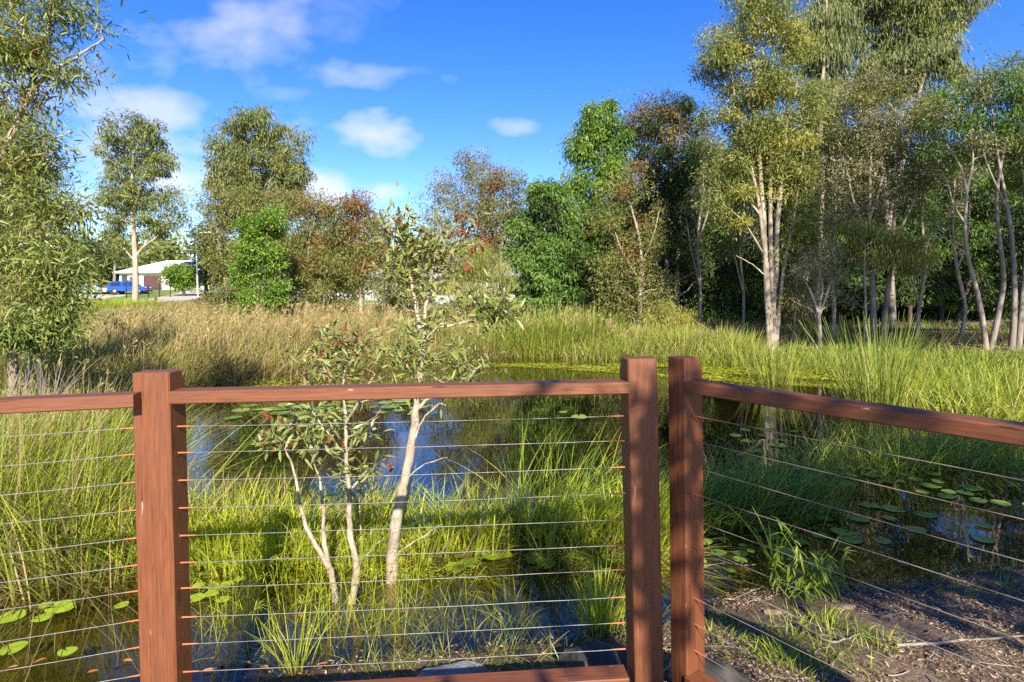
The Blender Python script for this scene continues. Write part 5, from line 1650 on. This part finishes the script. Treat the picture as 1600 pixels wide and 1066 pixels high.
sticks('thin grey twigs strewn on the bank at the lower right', 90, (1.0, 5.0, 2.4, 4.1), 20, (0.08, 0.3))
for k, (a, b, c) in enumerate([((1400, 1012), (1480, 1003), (1600, 990)), ((1245, 955), (1300, 1000), (1345, 985)), ((1255, 918), (1268, 935), (1290, 975))]):
    P = [Gz(x, y, 0.16) for x, y in (a, b, c)]
    P = [np.array([p[0], p[1], hz(p[0], p[1]) + 0.015]) for p in P]
    mb = MB()
    mb.tube(P, (0.008, 0.004), 7, sub=5, wob=0.004, seed=k)
    tag(mb.build('fallen_branch', 'twig', smooth=True), ['pale fallen branch lying on the mulch at the right edge', 'bent bare stick lying among mulch beside the shore weed', 'short stick poking out at the muddy water edge'][k], 'branch')
tufts('bank_grass', 'short green grass sprouting from the mulch beside the right post', ['g_mid', 'g_bright'], scatter(46, (1.05, 1.85, 2.55, 3.2), rg), 900, 0.05, 0.085, 0.005, 0.4, 0.4, 51, 4, (0, 0), 'grass', mix=(0.6, 0.4))
tufts('bank_grass', 'sparse green grass sprouting on the mulch at the right edge', ['g_mid', 'g_bright'], scatter(22, (2.4, 3.8, 3.0, 3.9), rg), 320, 0.05, 0.09, 0.005, 0.4, 0.4, 52, 4, (0, 0), 'grass', mix=(0.6, 0.4))
tufts('bank_grass', 'thin dark grass on the bank below the middle panel', ['g_mid', 'g_tan'], scatter(40, (-0.9, 0.75, 2.55, 3.15), rg), 420, 0.07, 0.2, 0.0045, 0.45, 0.4, 53, 4, (0, 0), 'grass', mix=(0.6, 0.4))


def boulder(label, px, py, z, s, seed, mat='rock', rz=0.0):
    import bmesh
    bm = bmesh.new()
    bmesh.ops.create_icosphere(bm, subdivisions=5, radius=1)
    rg = np.random.default_rng(seed)
    dirs = unit(rg.normal(0, 1, (16, 3)))
    cut = rg.uniform(0.55, 0.9, 16)
    for v in bm.verts:
        c = np.array(v.co)
        for d, k in zip(dirs, cut):
            h = c @ d
            if h > k:
                c = c - d * (h - k) * 0.9
        c = c * (1 + 0.02 * math.sin(9 * c[0] + seed) * math.sin(8 * c[1]) + 0.012 * math.sin(23 * c[2] + 17 * c[0]) + 0.01 * math.sin(31 * c[1] + 3))
        v.co = c * np.array(s)
    me = bpy.data.meshes.new('boulder')
    bm.to_mesh(me)
    bm.free()
    for p in me.polygons:
        p.use_smooth = True
    me.materials.append(M[mat])
    o = bpy.data.objects.new('boulder', me)
    COL.objects.link(o)
    p = Gz(px, py, z)
    o.location = (p[0], p[1], z)
    o.rotation_euler = (0.1, 0.05, rz)
    return tag(o, label, 'boulder')


boulder('pale grey angular boulder below the middle panel', 715, 1088, 0.05, (0.26, 0.17, 0.14), 3, 'rock', 0.3)
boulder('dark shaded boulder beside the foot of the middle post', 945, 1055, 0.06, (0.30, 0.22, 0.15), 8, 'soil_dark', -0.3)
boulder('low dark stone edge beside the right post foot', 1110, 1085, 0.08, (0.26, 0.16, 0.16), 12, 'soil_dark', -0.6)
boulder('flat brown stone at the muddy shore by the leafy weed', 1215, 962, 0.02, (0.11, 0.05, 0.03), 14, 'stone', 0.1)
boulder('second flat brown stone at the muddy shore', 1320, 952, 0.02, (0.10, 0.05, 0.03), 15, 'stone', 0.2)

# ------------------------------------------------------------------ street, lawns, houses and cars behind
drape('road', [(-60, 43.5), (-4, 43.5), (-4, 49.5), (-60, 49.5)], 'road', 0.02, 'grey street passing behind the reeds on the left')
drape('lawn', [(-60, 50.5), (-10, 50.5), (-10, 86), (-60, 86)], 'lawn', 0.03, 'mown green lawn before the white house')
drape('driveway', [(-45.5, 50.2), (-41.5, 50.2), (-49.5, 76), (-55.5, 76)], 'drive', 0.06, 'pale concrete driveway under the blue ute')
drape('driveway', [(-35, 50.2), (-28, 50.2), (-40.5, 86), (-48.5, 86)], 'drive', 0.05, 'pale concrete driveway to the dark garage door')
drape('road', [(8, 22.5), (45, 24.0), (45, 30.5), (2, 28.5)], 'road', 0.02, 'grey street behind the trees on the right')
drape('lawn', [(4, 31.5), (60, 31.5), (60, 46), (4, 46)], 'lawn', 0.03, 'green verge beyond the right hand street')
drape('path', [(-4, 30), (3.5, 30), (3.5, 36), (-4, 36)], 'drive', 0.03, 'pale concrete path behind the centre trees')
for (x0, x1, y, lab) in ((-60, -4, 50.0, 'concrete kerb along the left street'), (2, 45, 31.0, 'concrete kerb along the right street')):
    mb = MB()
    xs = np.linspace(x0, x1, 50)
    ys = np.full(50, y)
    zz = hgt(xs, ys)
    for i in range(49):
        if i % 1 == 0:
            a = (xs[i] + xs[i + 1]) / 2
            mb.box((a, y, (zz[i] + zz[i + 1]) / 2 + 0.06), (xs[i + 1] - xs[i] - 0.01, 0.2, 0.15))
    tag(mb.build('kerb', 'kerb'), lab, None, None, 'structure')


def house(name, label, x, y, w, d, h, rise, wall, roof, rz, windows, doors, solar=False, z=None):
    """front faces -y; windows (x from centre, width, height, sill), doors (x, width, height, material)"""
    z = hz(x, y) if z is None else z
    e = empty(name, (x, y, z), label, 'house', None, rz)
    mb = MB()
    mb.box((0, d / 2, h / 2 - 0.4), (w, d, h + 0.8))
    mb.build('wall', wall, e)
    o = 0.6
    mb = MB()
    X, Y0, Y1 = w / 2 + o, -o, d + o
    r = (Y1 - Y0) / 2
    ym = (Y0 + Y1) / 2
    rx = max(0.3, X - r)
    V = [(-X, Y0, h), (X, Y0, h), (X, Y1, h), (-X, Y1, h), (-X, Y0, h + 0.2), (X, Y0, h + 0.2), (X, Y1, h + 0.2), (-X, Y1, h + 0.2), (-rx, ym, h + rise), (rx, ym, h + rise)]
    mb.poly(np.array(V, float), [(3, 2, 1, 0), (0, 1, 5, 4), (1, 2, 6, 5), (2, 3, 7, 6), (3, 0, 4, 7), (4, 5, 9, 8), (6, 7, 8, 9), (5, 6, 9), (7, 4, 8)])
    rf = mb.build('roof', roof, e)
    mb = MB()
    mb.box((0, -o - 0.06, h + 0.14), (w + 2 * o, 0.11, 0.12))
    mb.build('gutter', 'frame' if roof == 'roof_g' else 'render_g', rf)
    for (wx, ww, wh, sill) in windows:
        mb = MB()
        zc = sill + wh / 2
        for sx_ in (-1, 1):
            mb.box((wx + sx_ * (ww / 2 + 0.03), -0.03, zc), (0.06, 0.08, wh + 0.12))
            mb.box((wx, -0.03, zc + sx_ * (wh / 2 + 0.03)), (ww, 0.08, 0.06))
        f = mb.build('window', 'frame', e)
        mb = MB()
        mb.box((wx, -0.005, zc), (ww, 0.02, wh))
        mb.build('pane', 'glass', f)
    for (dx, dw, dh, dm) in doors:
        mb = MB()
        n = 5 if dw > 2 else 1
        for i in range(n):
            hh = dh / n
            mb.box((dx, -0.03, hh * (i + 0.5)), (dw, 0.06, hh - (0.02 if n > 1 else 0)))
        mb.build('garage_door' if dw > 2 else 'door', dm, e)
    if solar:
        sl_ = rise / (r)
        for i in range(2):
            for j in range(4):
                mb = MB()
                yy = 1.0 + i * 1.9
                a = math.atan2(rise - 0.2, r)
                c = np.array([1.0 + j * 1.1 + i * 0.6, yy, h + 0.2 + (yy + o) * (rise - 0.2) / r + 0.08])
                V = []
                for (px_, py_) in ((-0.5, -0.8), (0.5, -0.8), (0.5, 0.8), (-0.5, 0.8)):
                    for dz in (0, 0.04):
                        V.append(c + np.array([px_, py_ * math.cos(a), py_ * math.sin(a) + dz]))
                mb.poly(np.array(V), [(0, 2, 4, 6)[::-1], (1, 3, 5, 7), (0, 2, 3, 1), (2, 4, 5, 3), (4, 6, 7, 5), (6, 0, 1, 7)])
                mb.build('solar_panel', 'solar', rf)
    return e


def lx(px, D):
    return float(W(px, 450, D)[0])


HW = lx(183, 87)
house('white_house', 'white roofed single storey house with dark garage door beyond the street at left', HW + 7.2, 87, 13.6, 9, 2.5, 2.2, 'render', 'roof_w', 0,
      [(1.6, 0.9, 1.6, 0.6), (3.4, 0.9, 1.6, 0.6), (5.3, 1.2, 1.6, 0.6), (-6.0, 0.7, 0.9, 1.3)], [(-1.8, 2.7, 2.15, 'garage'), (-4.8, 0.95, 2.05, 'frame')], True)
house('grey_house', 'grey roofed house glimpsed through gaps behind the centre trees', lx(720, 60), 60, 20, 10, 2.7, 2.8, 'render_g', 'roof_g', 0,
      [(-7, 1.8, 1.2, 1.0), (-2, 1.4, 1.2, 1.0), (6, 1.8, 1.2, 1.0)], [(2.2, 4.8, 2.2, 'render_g')], False)
house('pale_house', 'pale house half hidden behind the trunks right of centre', lx(1080, 46), 46, 17, 9, 2.7, 2.6, 'render_g', 'roof_g', 0.03,
      [(-6, 1.8, 1.3, 0.9), (-2.5, 1.6, 1.3, 0.9), (5.8, 1.8, 1.3, 0.9)], [(1.8, 4.6, 2.2, 'render_g')], False)
house('pale_house', 'grey roofed house half hidden behind the trees at the right edge', lx(1450, 50), 50, 22, 10, 2.9, 2.8, 'render', 'roof_g', -0.04,
      [(-8, 1.8, 1.3, 0.9), (-3, 1.6, 1.3, 0.9), (8, 1.8, 1.3, 0.9)], [(2.8, 4.8, 2.2, 'garage')], False)


def car(name, label, x, y, rz, paint, L=4.5, Hh=1.48, Wd=1.8, kind='sedan', z=None):
    z = hz(x, y) if z is None else z
    e = empty(name, (x, y, z + 0.03), label, 'car', None, rz)
    if kind == 'ute':
        low = [(-0.5, 0.45), (-0.5, 0.98), (-0.49, 1.05), (0.10, 1.05), (0.28, 1.08), (0.46, 0.98), (0.495, 0.85), (0.50, 0.45)]
        top = [(-0.485, 1.05), (-0.465, 1.72), (-0.14, 1.76), (-0.12, 1.74), (-0.10, 1.76), (0.06, 1.74), (0.10, 1.68), (0.25, 1.07)]
    else:
        low = [(-0.5, 0.32), (-0.5, 0.78), (-0.47, 0.92), (-0.28, 0.96), (0.22, 0.93), (0.42, 0.82), (0.49, 0.66), (0.5, 0.32)]
        top = [(-0.46, 0.92), (-0.33, 1.34), (-0.22, Hh), (0.02, Hh), (0.10, 1.38), (0.26, 0.92)]

    def loft(prof, w0, w1, zlo, zhi):
        V = []
        for s in (-1, -0.86, 0.86, 1):
            for (a, b) in prof:
                t = (b - zlo) / (zhi - zlo)
                ww = (w0 + (w1 - w0) * t) / 2
                shr = 1.0 if abs(s) < 1 else 0.985
                V.append((a * L * shr, (ww if abs(s) == 1 else ww * 0.93) * (1 if s > 0 else -1), b - (0.03 if abs(s) == 1 and b > zlo + 0.01 else 0)))
        n = len(prof)
        f = []
        for k in range(3):
            for i in range(n):
                f.append((k * n + i, k * n + (i + 1) % n, (k + 1) * n + (i + 1) % n, (k + 1) * n + i))
        f.append(tuple(range(n))[::-1])
        f.append(tuple(range(3 * n, 4 * n)))
        return np.array(V), f
    mb = MB()
    V, f = loft(low, Wd, Wd * 0.98, low[0][1], max(b for a, b in low))
    mb.poly(V, f)
    V, f = loft(top, Wd * 0.94, Wd * 0.74, top[0][1], max(b for a, b in top))
    mb.poly(V, f)
    mb.build('body', paint, e)
    # side glass, windscreen and rear window as thin panes just proud of the cabin
    zl, zh = top[0][1] + 0.07, max(b for a, b in top) - 0.14
    spans = [(-0.44, -0.16), (-0.09, 0.03), (0.045, 0.17)] if kind == 'ute' else [(-0.34, -0.12), (-0.10, 0.10)]
    tz = lambda b: (Wd * 0.94 + (Wd * 0.74 - Wd * 0.94) * (b - top[0][1]) / (max(q for p, q in top) - top[0][1])) / 2
    for s in (-1, 1):
        for (a0, a1) in spans:
            ins = 0.05 if a1 > 0.09 else 0.01
            yl, yh = s * (tz(zl) + 0.012), s * (tz(zh) + 0.012)
            V = [(a0 * L, yl, zl), (a1 * L, yl, zl), ((a1 - ins) * L, yh, zh), ((a0 + (0.03 if kind != 'ute' and a0 < -0.3 else 0.006)) * L, yh, zh)]
            V += [(p[0], p[1] - s * 0.03, p[2]) for p in V]
            mb = MB()
            mb.poly(np.array(V), [(0, 1, 2, 3), (7, 6, 5, 4), (0, 4, 5, 1), (1, 5, 6, 2), (2, 6, 7, 3), (3, 7, 4, 0)])
            mb.build('window', 'glass', e)
    for (p, q) in ((top[-2], top[-1]), (top[1], top[0])):
        a, b = np.array(p), np.array(q)
        dirn = 1 if q[0] > 0 else -1
        V = []
        for (t, wd) in ((0.12, Wd * 0.64), (0.85, Wd * 0.78)):
            c = a + (b - a) * t
            for s in (-1, 1):
                V.append((c[0] * L + dirn * 0.02, s * wd / 2, c[1] + 0.012))
        V += [(v[0] - dirn * 0.04, v[1], v[2] - 0.02) for v in V]
        mb = MB()
        mb.poly(np.array(V), [(0, 1, 3, 2), (4, 6, 7, 5), (0, 4, 5, 1), (2, 3, 7, 6), (0, 2, 6, 4), (1, 5, 7, 3)])
        mb.build('windscreen', 'glass', e)
    r = 0.40 if kind == 'ute' else 0.33
    for a in (-0.31, 0.31):
        for s in (-1, 1):
            yy = s * (Wd / 2 - 0.10)
            P = np.array([[(a * L, yy - s * 0.11, r), (a * L, yy - s * 0.10, r), (a * L, yy + s * 0.10, r), (a * L, yy + s * 0.115, r)]])
            mb = MB()
            mb.tubes(P, np.array([[r * 0.62, r, r, r * 0.66]]), 20)
            w = mb.build('wheel', 'tyre', e, smooth=True)
            mb = MB()
            P = np.array([[(a * L, yy, r), (a * L, yy + s * 0.10, r), (a * L, yy + s * 0.108, r)]])
            mb.tubes(P, np.array([[r * 0.66, r * 0.62, 0.02]]), 16)
            mb.build('rim', 'alloy', w, smooth=True)
    for s in (-1, 1):
        mb = MB()
        mb.box((L * 0.485, s * Wd * 0.37, 0.86 if kind == 'ute' else 0.70), (0.10, 0.34, 0.16))
        mb.build('headlight', 'lamp_clear', e)
        mb = MB()
        mb.box((-L * 0.494, s * Wd * 0.42, 0.88 if kind == 'ute' else 0.80), (0.07, 0.18, 0.26))
        mb.build('tail_light', 'lamp_red', e)
    for a in (-0.5, 0.5):
        mb = MB()
        mb.box((a * L, 0, 0.45 if kind == 'ute' else 0.38), (0.14, Wd * 0.97, 0.2))
        mb.build('bumper', 'black' if kind == 'ute' else paint, e)
    return e


car('utility_vehicle', 'bright blue utility with canopy parked before the white house', lx(203, 78), 78, 0.12, 'blue', 4.8, 1.78, 1.88, 'ute')
car('parked_car', 'silver sedan parked left of the blue utility', lx(146, 80), 80, 0.1, 'silver', 4.4)
car('parked_car', 'white car half hidden behind the dark evergreens in the centre', lx(908, 33), 33, 0.1, 'white', 4.4)
car('parked_car', 'white car glimpsed behind the bare grey trunks', lx(1070, 36), 36, math.pi, 'white', 4.6, 1.6)
car('parked_car', 'white car glimpsed through the left tree group', lx(505, 50), 50, 0.0, 'white', 4.6, 1.6)

# street lamp
x = lx(309, 47)
z = hz(x, 47)
e = empty('street_lamp', (x, 47, z), 'white curved arm street lamp behind the left reeds', 'street lamp')
mb = MB()
mb.tube([(0, 0, 0), (-0.02, 0, 2.5), (-0.05, 0, 5.0), (0.0, 0, 5.55), (0.25, 0, 5.86), (0.75, 0, 5.92)], (0.06, 0.035), 10, sub=5)
mb.build('pole', 'pole', e, smooth=True)
mb = MB()
mb.box((0.98, 0, 5.91), (0.5, 0.2, 0.10), 0, 0, 0.7)
mb.build('lamp_head', 'pole', e)
mb = MB()
mb.box((0.1, -0.1, 2.9), (0.3, 0.03, 0.10))
mb.build('name_plate', 'pole', e)

# bollards along the street
bol = None
for (px, D) in ((155, 42.8), (242, 42.6), (309, 40.0), (120, 43.0)):
    x = lx(px, D)
    if bol is None:
        mb = MB()
        mb.box((0, 0, 0.38), (0.17, 0.17, 0.76))
        mb.box((0, 0, 0.79), (0.17, 0.17, 0.06), 0, 0, 0.7)
        bol = o = mb.build('bollard', 'bollard')
    else:
        o = bol.copy()
        COL.objects.link(o)
    o.location = (x, D, hz(x, D) - 0.05)
    tag(o, {155: 'short brown timber bollard left of the roadside gum', 242: 'short brown timber bollard right of the roadside gum', 309: 'short brown timber bollard at the street lamp foot', 120: 'leftmost short brown timber bollard by the street'}[px], 'bollard', 'bollards along the street')

# black fence in front of the house
fx0, fx1, fy = lx(206, 68), lx(258, 66), 67
e = empty('metal_fence', (fx0, fy, hz(fx0, fy)), 'thin black metal fence before the white house garage', 'fence')
n = 5
base = np.array([fx0, fy, hz(fx0, fy)])
for i in range(n):
    x = (fx1 - fx0) * i / (n - 1)
    mb = MB()
    mb.box((x, 0, 0.75), (0.08, 0.08, 1.5 + (0.35 if i in (3, 4) else 0)))
    mb.build('post', 'black', e)
mb = MB()
for zz in (0.25, 1.2):
    mb.box(((fx1 - fx0) / 2, 0.0, zz), (fx1 - fx0, 0.035, 0.04))
mb.build('rail', 'black', e)
mb = MB()
for i in range(46):
    mb.box(((fx1 - fx0) * (i + 0.5) / 46, 0.03, 0.72), (0.014, 0.014, 1.0))
mb.build('bars', 'black', e)

# orange marker by the right street
x = lx(1588, 23.5)
mb = MB()
mb.tubes(np.array([[(0, 0, 0.04), (0, 0, 0.3), (0, 0, 0.62)]]), np.array([[0.15, 0.09, 0.03]]), 16)
mb.box((0, 0, 0.02), (0.4, 0.4, 0.04))
o = mb.build('traffic_cone', 'orange', smooth=False)
o.location = (x, 23.5, hz(x, 23.5) + 0.03)
tag(o, 'orange traffic cone beside the street at the right edge', 'cone')

# low garden shrubs beyond the right street
gs = None
rg = np.random.default_rng(77)
for i, (px, D, r) in enumerate(((1390, 38, 0.8), (1440, 37, 0.6), (1500, 39, 0.9), (1545, 38, 0.7), (1590, 37, 0.8), (980, 39, 0.9), (1110, 40, 1.0), (870, 40, 1.0))):
    x = lx(px, D)
    if gs is None:
        n = 2600
        d = unit(rg.normal(0, 1, (n, 3)))
        p = d * (rg.uniform(0.4, 1, (n, 1)) ** 0.4) * np.array([1, 1, 0.8]) + np.array([0, 0, 0.7])
        p[:, 2] = np.maximum(p[:, 2], 0.02)
        p += 0.12 * np.sin(p * 9)
        mb = MB()
        add_leaves(mb, p, d + rg.normal(0, 0.6, (n, 3)), rg.normal(0, 0.6, (n, 3)) + np.array([0, 0, 1]), 0.16, 0.09, rg.uniform(0, 1, n))
        gs = o = mb.build('garden_shrub', 'l_fig')
    else:
        o = gs.copy()
        COL.objects.link(o)
    o.location = (x, D, hz(x, D))
    o.scale = (r, r, r * rg.uniform(0.8, 1.3))
    o.rotation_euler = (0, 0, rg.uniform(0, 6))
    tag(o, 'clipped green garden shrub beyond the street behind the far trees', 'shrub', 'garden shrubs beyond the street')


# far wooded hill
rg = np.random.default_rng(88)
mb = MB()
nt_ = 420
cx = rg.uniform(-230, 230, nt_)
cyy = rg.uniform(125, 230, nt_)
per = 210
ci = np.repeat(np.arange(nt_), per)
hh = rg.uniform(7, 14, nt_)
rad = rg.uniform(3.0, 6.0, nt_)
d = unit(rg.normal(0, 1, (nt_ * per, 3)))
p = np.stack([cx[ci], cyy[ci], hgt(cx, cyy)[ci] + hh[ci] * 0.58], 1) + d * (rg.uniform(0.2, 1, (nt_ * per, 1)) ** 0.4) * np.stack([rad[ci], rad[ci], hh[ci] * 0.5], 1) + rg.normal(0, 0.5, (nt_ * per, 3))
tv = rg.uniform(0, 1, nt_)
add_leaves(mb, p, d + rg.normal(0, 0.7, p.shape), rg.normal(0, 0.6, p.shape) + np.array([0, 0, 1]), 1.5, 0.8, np.clip(0.6 * tv[ci] + 0.4 * rg.uniform(0, 1, nt_ * per), 0, 1))
tag(mb.build('distant_woodland', 'l_paper'), 'distant wooded hill seen between the gum and the left group', 'woodland', None, 'stuff')
